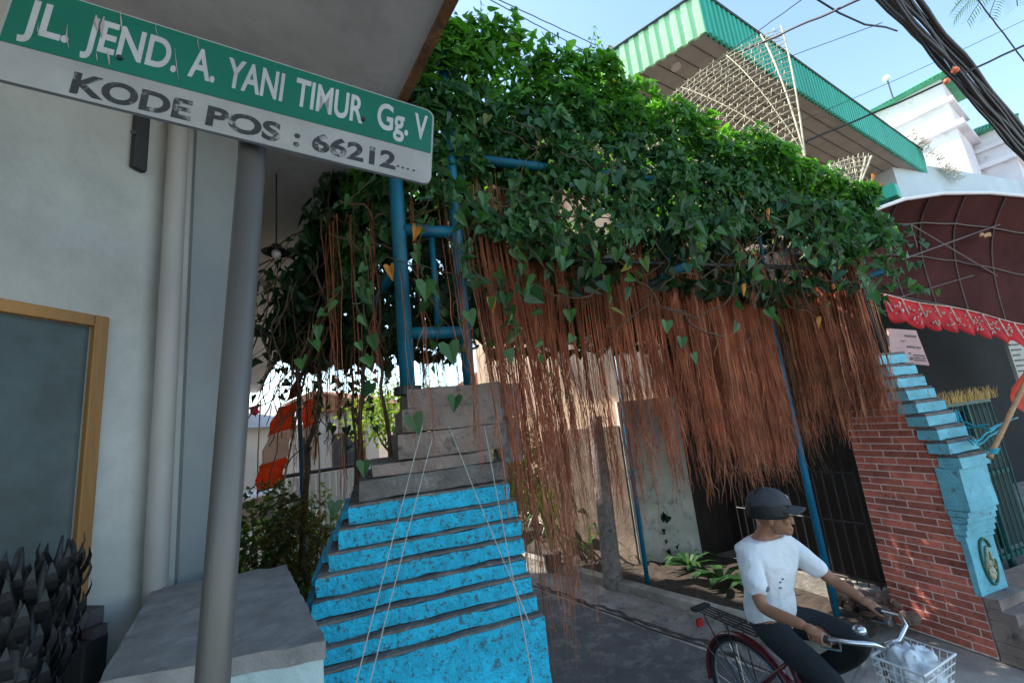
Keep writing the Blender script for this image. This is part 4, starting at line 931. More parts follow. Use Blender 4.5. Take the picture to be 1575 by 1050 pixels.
# palm crown tip in the top right corner
pt = thing('palm_tree', 'palm tree with fronds dipping into the top right corner', 'palm tree', (8.6, 3.2, 0)); pc_ = pv(1575, -75, 4.2); pt.location = (pc_.x, pc_.y, 0); LOC[pt.name] = Vector((pc_.x, pc_.y, 0))
MB().tube([(pc_.x, pc_.y, 0), (pc_.x + .1, pc_.y, pc_.z * .5), (pc_.x, pc_.y, pc_.z)], [.16, .12, .1], 12).build('trunk', mat('palm_trunk', (.2, .16, .12), .9, .3, 6, .5), pt) if False else None
px_ = pc_ + Vector((1.0, .4, .3))
MB().tube([(px_.x + .3, px_.y, 0), (px_.x + .1, px_.y, px_.z * .5), px_], [.16, .12, .1], 12).build('trunk', mat('palm_trunk', (.2, .16, .12), .9, .3, 6, .5), pt)
fd = MB()
for k in range(14):
    a = k * 6.283 / 14; d = Vector((math.cos(a), math.sin(a), .35)); pts = [px_ + d * (1.5 * i / 8) - Z * (.9 * (i / 8) ** 2) for i in range(9)]; fd.tube(pts, .012, 4, False)
    for i in range(1, 9):
        for s_ in (-1, 1):
            for j in range(3): b = pts[i] + (pts[i - 1] - pts[i]) * j / 3; fd.blade([b, b + d.cross(Z) * s_ * .18 - Z * .05 + d * .08, b + d.cross(Z) * s_ * .32 - Z * .2 + d * .15], .012, Z)
fd.build('crown', leafmat('palm_leaf', (.03, .08, .03), (.07, .15, .05)), pt)

# ================================================================ BEHIND THE VINE, RIGHT SIDE OF THE LANE
# concrete post
p = pz(944, 905, 0); q = pv(915, 640, p.y); M_post = mat('lichen_post', (.27, .225, .205), .9, .35, 9, .6, 50, col2=(.12, .10, .09), thr=.58)
pts = [Vector((p.x, p.y, -.02)).lerp(Vector((q.x, q.y, q.z)), i / 16) + noise.noise_vector(Vector((i * .7, 0, 0))) * .008 for i in range(17)]
tag(MB().tube(pts, [.125 - .002 * i for i in range(17)], 18).build('concrete_post', M_post, smooth=True), 'stained grey round post standing on the lane edge by the kerb', 'post')
# dark pot before the kerb
c = pz(852, 880, 0); pot = thing('plant_pot', 'dark cylindrical plant pot on the lane beside the kerb', 'plant pot', c)
MB().tube([c, c + Z * .25, c + Z * .28], [.11, .135, .14], 18).build('pot', mat('dark_pot', (.07, .06, .055), .8, .3, 8, .3), pot)
gs = MB()
for k in range(70):
    a = rnd(0, 6.28); d = Vector((math.cos(a), math.sin(a), 0)); r = rnd(.1, .35); p0 = c + Z * .26; gs.blade([p0, p0 + d * r * .3 + Z * rnd(.3, .5), p0 + d * r * .7 + Z * rnd(.5, .9), p0 + d * r * 1.2 + Z * rnd(.5, 1.1)], .014, Z + d)
gs.build('leaves', leafmat('lily_leaf', (.03, .10, .02), (.14, .24, .05)), pot)
# walls behind the bed
M_ww = mat('peeling_white_wall', (.55, .53, .48), .85, .2, 3, .4, 30, col2=(.24, .2, .17), thr=.6, soft=.15)
M_bw = mat('damp_brown_wall', (.27, .20, .155), .9, .35, 3, .4, 30, col2=(.12, .1, .08), thr=.6, soft=.2)
def wall_box(mb, p, q, z0, z1, th):
    p = Vector((p.x, p.y, 0)); q = Vector((q.x, q.y, 0)); d = (q - p).normalized(); n = Vector((d.y, -d.x, 0)); n = n if n.dot(p) > 0 else -n
    P = [p, q, q + n * th, p + n * th]; return mb.hull([a + Z * z0 for a in P], [a + Z * z1 for a in P])
a_ = pz(1080, 850, .12); b_ = pz(985, 862, .12)
ww = wall_box(MB(), a_, b_, 0, 2.35, .12).build('garden_wall', M_ww); tag(ww, 'whitewashed peeling garden wall behind the blue kerb pole', 'wall')
c_ = b_ + Vector((-.75, 1.3, 0)); bw = wall_box(MB(), b_ + Vector((-.02, .03, 0)), c_, 0, 2.0, .12).build('garden_wall', M_bw); tag(bw, 'damp brown garden wall behind the concrete post', 'wall')
# dark house behind the fence with iron gate
dh = thing('dark_house', 'deep shaded house porch behind the cyclist', 'house', (6.5, 5, 0))
H0 = Vector((5.25, 5.1, 0)); H1 = Vector((4.62, 6.6, 0))
hb = MB(); hb.bx((4.55, 5.5, 0), (5.3, 5.6, 4.2)) ; hb.bx((5.2, 3.35, 0), (5.24, 5.5, 3.6)); hb.bx((a_.x + .02, 5.55 + .06, .0), (4.5, 5.75, 3.9)); hb.build('wall', mat('shadowy_timber', (.035, .026, .022), .9, .4, 5, .3, stretch=(4, 4, .5)), dh)  # porch shade painted in as near-black timber
hr_ = MB(); hr_.bx((2.95, 3.75, 3.42), (5.3, 6.4, 3.5)); hr_.build('roof', mat('rusty_roof', (.12, .08, .06), .9, .3, 4, .2), dh)  # unseen porch roof extended outward to keep sun off the wall and bed
# iron fence panel leaning before the porch
fp = thing('iron_fence', 'black iron bar fence between the brick pillar and the blue pole', 'fence', (4.75, 3.4, 0))
fa_ = pz(1372, 917, .25); fa_ = Vector((4.66, 3.16, 0)); fb_ = Vector((4.45, 4.55, 0)); fd_ = (fb_ - fa_)
for i in range(15): b = fa_ + fd_ * (i / 14); MB().tube([b + Z * .25, b + Z * 1.38], .008, 6).build('bar', M_dk, fp)
for z in (.3, .85, 1.34): MB().tube([fa_ + Z * z, fb_ + Z * z], .012, 6).build('rail', M_dk, fp)
lw = MB(); 
P = [fa_ + Vector((-.04, 0, 0)), fb_ + Vector((-.04, 0, 0)), fb_ + Vector((.1, 0, 0)), fa_ + Vector((.1, 0, 0))]
lw.hull([q for q in P], [q + Z * .24 for q in P]); tag(lw.build('low_wall', M_kerb), 'low cement footing under the black iron fence', 'low wall')
rb_ = MB()
for k in range(40): c = Vector((4.42 + rnd(-.1, .12), 3.2 + rnd(-.35, .25), rnd(.05, .28))); rb_.ell(c, (rnd(.03, .07),) * 3, 7)
tag(rb_.build('rubble', mat('rubble_earth', (.2, .13, .10), 1, .4, 12, .6, island=.3)), 'brown heap of rubble at the foot of the brick pillar', 'rubble', kind='stuff')
# plants in the bed
def agave(c, n, L, w, label, name='bed_plant', up=.6, m_=None, cat='plant'):
    mb = MB()
    for k in range(n):
        a = rnd(0, 6.28); d = Vector((math.cos(a), math.sin(a), 0)); l = L * rnd(.6, 1.1); e = rnd(.3, 1) * up
        mb.blade([c, c + d * l * .35 + Z * l * e * .6, c + d * l * .7 + Z * l * e * .75, c + d * l + Z * l * e * .45], w * rnd(.7, 1.2), (Z + d * -.3).normalized())
    o = mb.build(name, m_ or leafmat('bed_leaf', (.015, .06, .02), (.06, .14, .045))); return tag(o, label, cat)
for (x, y, n, L_, w_b, lab) in ((1060, 870, 26, .4, .03, 'dark spiky plant at the foot of the white garden wall'), (1110, 892, 16, .45, .05, 'broad leaved green plant in the bed left of the cyclist'), (1165, 905, 14, .4, .035, 'sprawling plant in the bed right behind the cyclist'), (990, 858, 14, .3, .02, 'thin leaved plant between the concrete post and the blue kerb pole'), (905, 850, 26, .7, .018, 'grassy clump behind the concrete post'), (870, 842, 30, .9, .02, 'tall grassy clump left of the concrete post')):
    agave(pz(x, y, .12), n, L_, w_b, lab, up=1.2 if L_ > .6 else .6)
db = MB(); c = pz(1040, 850, .12)
for k in range(260): p = c + Vector((rnd(-.22, .3), rnd(-.1, .1), rnd(.02, .62))) ; addleaf(db, p, Vector((0, -1, .2)), rnd(.05, .11))
tag(db.build('dark_shrub', leafmat('dark_shrub_leaf', (.008, .02, .01), (.02, .05, .02))), 'nearly black low shrub against the white garden wall', 'shrub')
def shrub(c, rx, ry, h, n, sz, label, m_, stems=8, name='shrub', cat='shrub', group=None):
    o = thing(name, label, cat, c, 0, group); mb = MB(); c = Vector(c)
    for k in range(stems):
        a = rnd(0, 6.28); e = c + Vector((math.cos(a) * rx * .6, math.sin(a) * ry * .6, h * rnd(.6, .95))); MB().tube(wander(c, e, 8, .06), [.014 - .0013 * i for i in range(9)], 5, False).build('stem', M_stem, o)
    k = 0
    while k < n:
        p = Vector((rnd(-1, 1), rnd(-1, 1), rnd(-1, 1)))
        if p.length > 1 or (p.length < .45 and random.random() < .7): continue
        q = c + Vector((p.x * rx, p.y * ry, h * .52 + p.z * h * .5)); q += noise.noise_vector(q * 3) * .12
        if noise.noise(q * 4.5) < -.22: continue
        mb.leaf(q, (p + rv(.7) + Z * .3).normalized(), Vector((rnd(-1, 1), rnd(-1, 1), -.4)), sz * rnd(.6, 1.3), 1, .75); k += 1
    mb.build('foliage', m_, o); return o
M_sh1 = leafmat('yellow_green_leaf', (.06, .14, .02), (.26, .32, .06), trans=.4); M_sh2 = leafmat('olive_leaf', (.03, .07, .02), (.12, .16, .05), trans=.3)
p = pz(845, 850, .1); shrub((p.x - .2, p.y + 1.6, 0), .55, .5, 2.5, 1700, .09, 'tall yellow green bush seen through the roots right of the stepped pedestal', M_sh1)
shrub((p.x + .55, p.y + 2.1, 0), .5, .5, 2.1, 1300, .09, 'olive bush seen through the roots behind the concrete post', M_sh2)
# left bushes behind the plinth
p = pv(405, 800, 4.2); shrub((p.x, 4.3, 0), .42, .4, pv(405, 735, 4.3).z, 2600, .05, 'dense green bush between the sign pole and the root stems', M_sh2)
p = pv(450, 800, 3.8); shrub((p.x, 4.0, 0), .34, .4, pv(450, 760, 4.0).z, 1500, .05, 'dull brown green bush left of the blue steps', leafmat('brown_leaf', (.05, .05, .015), (.16, .12, .04), trans=.3))
p = pv(455, 770, 6.2); shrub((p.x, 6.2, 0), .7, .4, pv(455, 745, 6.2).z, 1500, .07, 'sunlit yellow green bush further back beyond the left bushes', M_sh1)
db2 = MB(); c = Vector((-.12, 2.75, 0))
for k in range(1500):
    t = random.random(); z = rnd(.1, 1) * (1.0 + .75 * t); p = Vector((-.42 + .45 * t + rnd(-.08, .1), 3.15 + rnd(-.25, .3), z)); addleaf(db2, p, Vector((-.3, -1, .2)), rnd(.04, .09))
tag(db2.build('creeper', leafmat('dark_creeper', (.02, .014, .01), (.06, .035, .02))), 'dark brown creeper climbing the left flank of the stepped pedestal', 'creeper')  # dark brown leaf mass added over the pedestal's left flank

# ================================================================ FAR END OF THE LANE
def house(c, w, d, h, mw, mroof, label, rz=-.95, nwin=2, cat='house', rr=.9, name='lane_house'):
    o = thing(name, label, cat, c, rz); b = MB(); b.box((0, 0, h / 2), (w, d, h)); wl_ = b.build('wall', mw, o, local=True)
    e = .4; r = MB(); r.add([(-w / 2 - e, -d / 2 - e, h), (w / 2 + e, -d / 2 - e, h), (w / 2 + e, d / 2 + e, h), (-w / 2 - e, d / 2 + e, h), (0, -d / 2 - e, h + rr), (0, d / 2 + e, h + rr)], [(0, 1, 4), (2, 3, 5), (1, 2, 5, 4), (3, 0, 4, 5), (3, 2, 1, 0)]); r.build('roof', mroof, o, local=True)
    for i in range(nwin):
        x = -w / 2 + w * (i + .5) / nwin
        f = MB().box((x, -d / 2 - .02, h * .55), (w * .5 / nwin + .16, .06, h * .34 + .16)).build('window', mat('window_wood', (.2, .1, .06), .6, .2, 4, 0), o, local=True)
        MB().box((x, -d / 2 - .054, h * .55), (w * .5 / nwin, .012, h * .34)).build('pane', mat('far_glass', (.06, .08, .09), .15, .1, 3, 0), f, local=True)
        f2 = MB().box((-w / 2 - .02, -d / 2 + d * (i + .5) / nwin, h * .55), (.06, d * .5 / nwin + .16, h * .34 + .16)).build('window', MATS['window_wood'], o, local=True)
        MB().box((-w / 2 - .054, -d / 2 + d * (i + .5) / nwin, h * .55), (.012, d * .5 / nwin, h * .34)).build('pane', MATS['far_glass'], f2, local=True)
    return o
M_rt = mat('clay_roof', (.3, .12, .06), .8, .3, 6, .3); M_cw = mat('cream_far_wall', (.76, .58, .44), .85, .12, 1, .1); M_ow = mat('orange_far_wall', (.75, .40, .20), .8, .15, 1, .1); M_wh = mat('white_far_wall', (.72, .70, .67), .85, .1, 1, .1)
p = pv(985, 600, 9); house((p.x + 1.8, 11.5, 0), 4.5, 4.5, 3.2, M_ow, M_rt, 'orange walled house seen through the roots above the white wall')
p = pv(850, 620, 14); house((p.x + .5, 17, 0), 4.5, 5, 3.6, M_cw, M_rt, 'cream house far along the lane seen through the roots')
p = pv(560, 640, 18); house((p.x - .5, 21, 0), 5, 5, 3.4, M_wh, M_rt, 'white house at the end of the lane behind the root stems', rz=-.5)
p = pv(410, 640, 14); house((p.x - 2.2, 17, 0), 4, 4, 2.9, M_wh, mat('pale_roof', (.5, .5, .52), .7, .1, 2, 0), 'white low house behind the flags left of the lane')
# white picket fence along the left of the lane
wf_ = thing('picket_fence', 'white picket fence with a dark top rail behind the hanging roots', 'fence', (-.2, 6.5, 0))
fa2 = pv(455, 700, 6.6); fb2 = pv(600, 665, 8.2); zt1, zt2 = pv(455, 735, 6.6).z, fb2.z
zt1 = 1.75; zt2 = 1.75
fa2 = Vector((-1.1, 6.2, 0)); fb2 = Vector((.9, 7.6, 0))
for i in range(26):
    b = fa2.lerp(fb2, i / 25); MB().box((b.x, b.y, .95), (.055, .03, 1.7), .6).build('picket', M_wh, wf_)
for z in (.5, 1.45): MB().tube([fa2 + Vector((0, .035, z)), fb2 + Vector((0, .035, z))], .02, 6).build('rail', M_wh, wf_)
MB().tube([fa2 + Vector((0, 0, 1.84)), fb2 + Vector((0, 0, 1.84))], .028, 6).build('top_rail', M_dk, wf_)
# festival flags on leaning poles, left of the lane
M_of = mat('orange_flag_cloth', (.85, .14, .02), .6, .2, 4, 0, col2=(.9, .35, .03), thr=.6, trans=.6); M_pf = mat('pale_flag_cloth', (.85, .66, .55), .7, .1, 4, 0, trans=.5)
def banner(px_top, px_bot, v, segs, label, wdt):
    pts_t = pv(*px_top, v); pts_b = pv(*px_bot, v); foot = Vector((pts_b.x + .02, v, 0)); o = thing('banner_flag', label, 'flag', foot, 0, 'festival banners in the lane')
    MB().tube([foot, pts_b + Vector((.02, .02, 0)), pts_t + Vector((.02, .02, .05))], .011, 6).build('flag_pole', mat('bamboo2', (.35, .25, .12), .6, .2, 6, 0), o)
    for (t0, t1, mm, w0, w1) in segs:
        def fs(a, b, t0=t0, t1=t1, w0=w0, w1=w1):
            p = pts_t.lerp(pts_b, t0 + (t1 - t0) * b); ww = (w0 + (w1 - w0) * b) * wdt; return p + Vector((-ww * a + .012 * math.sin(b * 9), -.015 + .04 * math.sin(a * 4 + b * 3), -.06 * a))
        MB().sheet(fs, 10, 12, (0, .003, 0)).build('cloth', mm, o, smooth=True)
banner((470, 560), (432, 745), 5.2, [(.0, .28, M_red, .1, .6), (.32, .55, M_of, .75, 1.0), (.55, .78, M_pf, .9, 1.0), (.78, 1.0, M_of, 1.0, .95)], 'tall orange red and pale banner hanging from a thin pole by the bush', .25)
banner((482, 612), (488, 700), 6.0, [(.0, .45, M_of, .4, .5), (.45, 1.0, M_pf, .5, .2)], 'small orange pennant behind the tall banner', .3)
banner((398, 620), (394, 700), 7.5, [(.0, .2, M_red, .6, .2)], 'tiny red flag beside the sign pole', .22)
cr2 = thing('parked_car', 'pale parked vehicle glimpsed beside the sign pole behind the flags', 'car', (pv(418, 700, 8).x - .8, 9, 0), 1.2)
b = MB(); b.hull([(-1.8, -.8, .3), (1.8, -.8, .3), (1.8, .8, .3), (-1.8, .8, .3)], [(-1.75, -.76, .95), (1.8, -.76, .95), (1.8, .76, .95), (-1.75, .76, .95)]); b.hull([(-1.5, -.72, .951), (.8, -.72, .951), (.8, .72, .951), (-1.5, .72, .951)], [(-1.2, -.6, 1.5), (.4, -.6, 1.5), (.4, .6, 1.5), (-1.2, .6, 1.5)]); b.build('body', mat('car_white', (.6, .62, .63), .3, .05, 2, 0), cr2, local=True, bevel=.06)
g_m = mat('car_glass', (.05, .07, .08), .1, .1, 2, 0); b = MB(); b.hull([(-1.3, -.73, 1.0), (.6, -.73, 1.0), (.6, .73, 1.0), (-1.3, .73, 1.0)], [(-1.1, -.62, 1.42), (.35, -.62, 1.42), (.35, .62, 1.42), (-1.1, .62, 1.42)]); b.build('window', g_m, cr2, local=True)
for x in (-1.1, 1.15):
    for y in (-.78, .78): MB().tube([(x, y - .09, .32), (x, y + .09, .32)], .32, 18).build('wheel', M_black, cr2, local=True)
# trees beyond, closing the lane
def tree(c, h, rcr, n, label, m_):
    o = thing('tree', label, 'tree', c, 0, 'trees beyond the lane'); c = Vector(c); tr = MB(); cr3 = MB()
    tr.tube(wander(c, c + Z * h * .6, 8, .1), [.14 - .01 * i for i in range(9)], 8, True); tips = []
    for k in range(7): a = k * .9; e = c + Vector((math.cos(a) * rcr * .7, math.sin(a) * rcr * .7, h * rnd(.65, .95))); tips.append(e); tr.tube(wander(c + Z * h * rnd(.35, .58), e, 7, .1), [.06 - .006 * i for i in range(8)], 5, False)
    for k in range(n):
        e = random.choice(tips) + Vector((random.gauss(0, .35), random.gauss(0, .35), random.gauss(0, .28))) * rcr; cr3.leaf(e, (rv(1) + Z).normalized(), rv(1), rnd(.12, .2), 1, .7)
    tr.build('trunk', M_stem, o); cr3.build('crown', m_, o)
tree((.9, 14, 0), 3.6, 1.2, 1300, 'yellow green tree in front of the cream house', M_sh1)
tree((1.0, 26, 0), 5, 2, 1500, 'distant tree at the end of the lane', M_sh2)

# ================================================================ LOWER LEFT: dark plants and crates at the window
M_dw = mat('dark_stained_wood', (.05, .042, .045), .7, .3, 5, .3, stretch=(1, 1, .2))
def wallpt(x, y, off): return pp(x, y, WC + WN * off, WN)
p0 = wallpt(110, 940, .25); s0_ = ws(p0)
cb = thing('plant_shelf', 'dark wooden plant shelf below the yellow framed window', 'shelf', WC + WD * (s0_ - .5) + WN * .2)
def wb(mb, s0, s1, z0, z1, d0, d1): return wbox(mb, s0, s1, z0, z1, d0, d1)
zsh = wallpt(120, 935, .03).z
x_ = MB(); wb(x_, wo_ - 1.6, wo_ + .05, zsh - .06, zsh, .005, .12); x_.build('top_board', M_dw, cb, bevel=.004)
x_ = MB(); wb(x_, wo_ - 1.6, wo_ - .05, zsh - .32, zsh - .27, .005, .42); x_.build('lower_board', M_dw, cb, bevel=.004)
x_ = MB(); wb(x_, wo_ - .0, wo_ + .05, 0, zsh - .061, .006, .14); x_.build('side_board', M_dw, cb); x_ = MB(); wb(x_, wo_ - 1.6, wo_ - .1, 0, zsh - .33, .3, .4); x_.build('front_board', M_dw, cb)
a_ = wallpt(124, 978, .12); b_ = wallpt(162, 970, .12)
bn = MB(); wb(bn, ws(a_), ws(b_), 0, b_.z, .01, .14); tag(bn.build('crate', mat('black_crate', (.016, .017, .02), .7, .2, 5, .1), bevel=.006), 'narrow black crate standing against the wall beside the plant shelf', 'crate')
M_bud = mat('dark_bud', (.013, .014, .017), .55, .35, 12, .2, island=.3)
proto = None
spots = [(20, 905, .30), (48, 898, .28), (76, 890, .26), (98, 882, .22), (12, 960, .36), (42, 950, .36), (70, 940, .33), (90, 930, .3), (15, 1020, .42), (48, 1010, .42)]
for i, (x, y, off) in enumerate(spots):
    c = wallpt(x, y + 62, off)
    if proto is None:
        o = thing('bud_plant', 'x', 'plant', c, 0, 'dark spiky potted buds under the window'); b = MB(); pe = MB()
        b.tube([(0, 0, -.02), (0, 0, .05), (0, 0, .1), (0, 0, .15), (0, 0, .2)], [.028, .036, .026, .009, .003], 9)
        for k in range(22):
            a = k * 2.4; z = -.09 + .010 * k; d = Vector((math.cos(a), math.sin(a), 0)); q = Vector((0, 0, z)) + d * .02; pe.blade([q, q + d * .018 + Z * .02, q + d * .03 + Z * .04, q + d * .036 + Z * .06, q + d * .032 + Z * .085], .013, d)
        b.tube([(0, 0, -.9), (0, 0, -.02)], .008, 6); b.build('bud', M_bud, o, local=True, smooth=True); pe.build('petals', M_bud, o, local=True); proto = o
    else:
        o = proto.copy(); COL.objects.link(o); o.location = c
        for ch in list(proto.children): d = ch.copy(); COL.objects.link(d); d.parent = o
    o.rotation_euler = (rnd(-.08, .08), rnd(-.08, .08), rnd(0, 6)); 
    row_ = ['back', 'middle', 'front'][0 if i < 4 else (1 if i < 8 else 2)]; k = i - (0 if i < 4 else 4 if i < 8 else 8)
    o.scale = (rnd(.85, 1.2),) * 2 + (rnd(.8, 1.3),)
    o['label'] = 'dark spiky bud plant, %s in the %s row below the window' % (['leftmost', 'second from the left', 'third from the left', 'rightmost'][k] if i < 8 else ['leftmost', 'rightmost'][k], row_)

# ================================================================ BICYCLE
HD = Vector((.10, -.995, 0)).normalized(); RZ = math.atan2(HD.y, HD.x)
RC = Vector((2.31, 2.53, 0))
bike = thing('bicycle', 'dark red city bicycle with wire basket ridden along the lane', 'bicycle', RC, RZ)
WR = .325; WB = 1.06
M_bred = mat('dark_red_enamel', (.11, .012, .018), .3, .2, 8, .05, coat=.4); M_chr = mat('chrome', (.62, .64, .67), .22, .05, 5, 0, metal=.9); M_rub = mat('rubber', (.02, .02, .022), .8, .2, 20, .1)
def ring(mb, c, R, r, n=36, k=6, a0=0, a1=360): mb.tube([Vector((c[0] + R * math.cos(R_(a0 + (a1 - a0) * i / n)), c[1], c[2] + R * math.sin(R_(a0 + (a1 - a0) * i / n)))) for i in range(n + 1)], r, k, False)
for cx in (0, WB):
    b = MB(); ring(b, (cx, 0, WR), WR - .018, .018, 48, 8); wh_ = b.build('wheel', M_rub, bike, smooth=True, local=True)
    b = MB(); ring(b, (cx, 0, WR), WR - .042, .009, 48, 6); b.build('rim', M_chr, wh_, smooth=True, local=True)
    b = MB()
    for k in range(28): a = k * 6.2832 / 28; sd_ = .03 if k % 2 else -.03; b.tube([(cx + .02 * math.cos(a + .8), sd_, WR + .02 * math.sin(a + .8)), (cx + (WR - .045) * math.cos(a), 0, WR + (WR - .045) * math.sin(a))], .0016, 4)
    b.tube([(cx, -.05, WR), (cx, .05, WR)], .018, 10); b.build('spokes', M_chr, wh_, local=True)
    # mudguard with a curved section
    a0, a1 = (-5, 190) if cx == 0 else (30, 170)
    b = MB()
    def mg(a, t, cx=cx, a0=a0, a1=a1):
        an_ = R_(a0 + (a1 - a0) * a); w = (t - .5) * 2; Rg = WR + .022 - .018 * w * w; return Vector((cx + Rg * math.cos(an_), w * .033, WR + Rg * math.sin(an_)))
    b.grid(mg, 36, 6); gob = b.build('mudguard', M_bred, bike, smooth=True, local=True); sm_ = gob.modifiers.new('thick', 'SOLIDIFY'); sm_.thickness = .003
    b = MB(); 
    for s_ in (-.045, .045): b.tube([(cx, s_, WR), (cx + (WR + .02) * math.cos(R_(150)), s_ * .7, WR + (WR + .02) * math.sin(R_(150)))], .003, 5)
    b.build('mudguard_stay', M_chr, gob, local=True)
BBX, BBZ = .44, .28; HT = Vector((WB - .22, 0, .80)); HB = Vector((WB - .16, 0, .66)); SCp = Vector((.30, 0, .66))
b = MB(); b.tube([(BBX, 0, BBZ), SCp], .016, 10); b.tube([(BBX, 0, BBZ), HB + Vector((-.005, 0, -.02))], .018, 10); b.tube([(BBX - .06, 0, .42), (BBX + .1, 0, .46), HB + Vector((-.02, 0, .07))], .015, 10); b.tube([HB, HT], .02, 12)
for s_ in (-1, 1): b.tube([(0, s_ * .06, WR), (.2, s_ * .045, .31), (BBX, s_ * .03, BBZ)], .009, 8); b.tube([(0, s_ * .06, WR), (.2, s_ * .04, .52), SCp + Vector((0, s_ * .01, -.03))], .008, 8); b.tube([(WB, s_ * .055, WR), (WB - .05, s_ * .055, .52), HB + Vector((.01, s_ * .045, -.0)), HB + Vector((0, 0, .005))], .011, 8)
b.build('frame', M_bred, bike, smooth=True, local=True)
b = MB(); b.tube([SCp, SCp + Vector((-.03, 0, .1))], .013, 10); b.build('seat_post', M_chr, bike, local=True)
b = MB(); b.ell((.24, 0, .785), (.13, .095, .035), 18); b.tube([(.3, 0, .787), (.38, 0, .79), (.42, 0, .785)], [.06, .03, .018], 10); b.build('saddle', mat('black_vinyl', (.02, .02, .02), .5, .1, 5, 0), bike, smooth=True, local=True)
b = MB()
for y in (-.065, -.035, 0, .035, .065): b.tube([(-.30, y * .9, .735), (.16, y, .735)], .005, 6)
for x in (-.30, -.15, 0, .16): b.tube([(x, -.068, .733), (x, .068, .733)], .005, 6)
for s_ in (-1, 1): b.tube([(-.24, s_ * .065, .733), (0, s_ * .065, WR)], .005, 6); b.tube([(-.05, s_ * .065, .733), (0, s_ * .065, WR)], .005, 6)
b.box((-.325, 0, .735), (.05, .15, .02)); b.build('luggage_rack', mat('black_rack', (.02, .02, .022), .45, .1, 5, 0), bike, local=True)
b = MB(); b.box((-.36, 0, .62), (.02, .05, .05)); b.build('rear_reflector', mat('reflector', (.4, .02, .02), .2, .1, 5, 0), bike, local=True)
b = MB(); b.tube([(BBX, -.07, BBZ), (BBX, .07, BBZ)], .02, 10); b.tube([(BBX, -.075, BBZ), (BBX + .12, -.08, BBZ - .11)], .009, 8); b.tube([(BBX, .075, BBZ), (BBX - .12, .08, BBZ + .11)], .009, 8); ring(b, (BBX, -.06, BBZ), .09, .005, 30, 5)
b.build('crank', M_chr, bike, local=True)
for (dx, dz, y) in ((.12, -.11, -.13), (-.12, .11, .13)): b = MB(); b.box((BBX + dx, y, BBZ + dz), (.09, .085, .022)); b.build('pedal', M_rub, bike, local=True)
b = MB(); b.tube([(0, -.055, WR + .03), (BBX, -.06, BBZ + .09)], .004, 5); b.tube([(0, -.055, WR - .03), (BBX, -.06, BBZ - .09)], .004, 5); b.box((BBX - .12, -.072, BBZ + .03), (.52, .008, .09)); b.build('chain_guard', M_bred, bike, local=True)
SX = HT.x - .02; GZ = .985
b = MB(); b.tube([HT, (SX, 0, .90), (SX + .04, 0, .93)], .013, 10)
GL = [(SX + .04, 0, .93)]
for s_ in (-1, 1): b.tube([(SX + .04, 0, .93), (SX + .07, s_ * .07, .945), (SX + .075, s_ * .15, .99), (SX + .02, s_ * .225, 1.0), (SX - .08, s_ * .25, GZ), (SX - .17, s_ * .255, GZ - .01)], .0115, 10)
hb_ = b.build('handlebar', M_chr, bike, smooth=True, local=True)
for s_ in (-1, 1):
    b = MB(); b.tube([(SX - .07, s_ * .249, GZ), (SX - .185, s_ * .256, GZ - .012)], .0165, 10); b.build('grip', M_rub, hb_, smooth=True, local=True)
    b = MB(); b.tube([(SX - .03, s_ * .235, GZ - .01), (SX - .04, s_ * .225, GZ - .045), (SX - .13, s_ * .235, GZ - .06)], .0055, 6); b.build('brake_lever', M_chr, hb_, local=True)
b = MB(); b.ell((SX + .02, -.14, 1.03), (.03, .03, .022), 14); b.build('bell', M_chr, hb_, smooth=True, local=True)
b = MB(); b.ell((SX + .10, -.0, .66), (.05, .045, .045), 14); b.build('headlight', M_chr, bike, smooth=True, local=True)
# wire basket
bk = MB(); x0, x1, z0, z1, yw, yb2_ = SX + .05, SX + .25, .70, .93, .15, .115
def bpt(x, y, z): t = (z - z0) / (z1 - z0); xx = (x0 + (x1 - x0) * x) ; xx = x0 + .0 + (x1 - x0 - .05 * (1 - t)) * x; return Vector((xx, (yb2_ + (yw - yb2_) * t) * y, z))
for k in range(7):
    z = z0 + (z1 - z0) * k / 6; loop = [bpt(0, -1, z), bpt(1, -1, z), bpt(1, 1, z), bpt(0, 1, z), bpt(0, -1, z)]; bk.tube(loop, .0035 if k < 6 else .006, 6, False)
for k in range(9):
    y = -1 + 2 * k / 8; bk.tube([bpt(0, y, z0), bpt(0, y, z1)], .0022, 4); bk.tube([bpt(1, y, z0), bpt(1, y, z1)], .0022, 4); bk.tube([bpt(0, y, z0), bpt(1, y, z0)], .0022, 4)
for k in range(8):
    x = k / 7
    for y in (-1, 1): bk.tube([bpt(x, y, z0), bpt(x, y, z1)], .0022, 4)
bk.build('basket', mat('white_wire', (.7, .7, .7), .4, .1, 5, 0), bike, local=True)
# white cloth bundle lying in the basket: its own thing
cl = MB(); 
def clo(a, b_):
    th = a * 2 * math.pi; ph = b_ * math.pi; d = Vector((math.sin(ph) * math.cos(th), math.sin(ph) * math.sin(th), math.cos(ph))); r = 1 + .35 * noise.noise(d * 3.2) + .16 * noise.noise(d * 8)
    return Vector((SX + .155 + .09 * d.x * r, .118 * d.y * r, .85 + .115 * d.z * r))
cl.grid(clo, 48, 24)
cb_ = cl.build('cloth_bundle', mat('white_cloth', (.68, .72, .76), .8, .1, 6, .2), None, smooth=True, local=True)
cb_.location = RC; cb_.rotation_euler = (0, 0, RZ); tag(cb_, 'crumpled white cloth bag lying in the bicycle basket', 'bag')

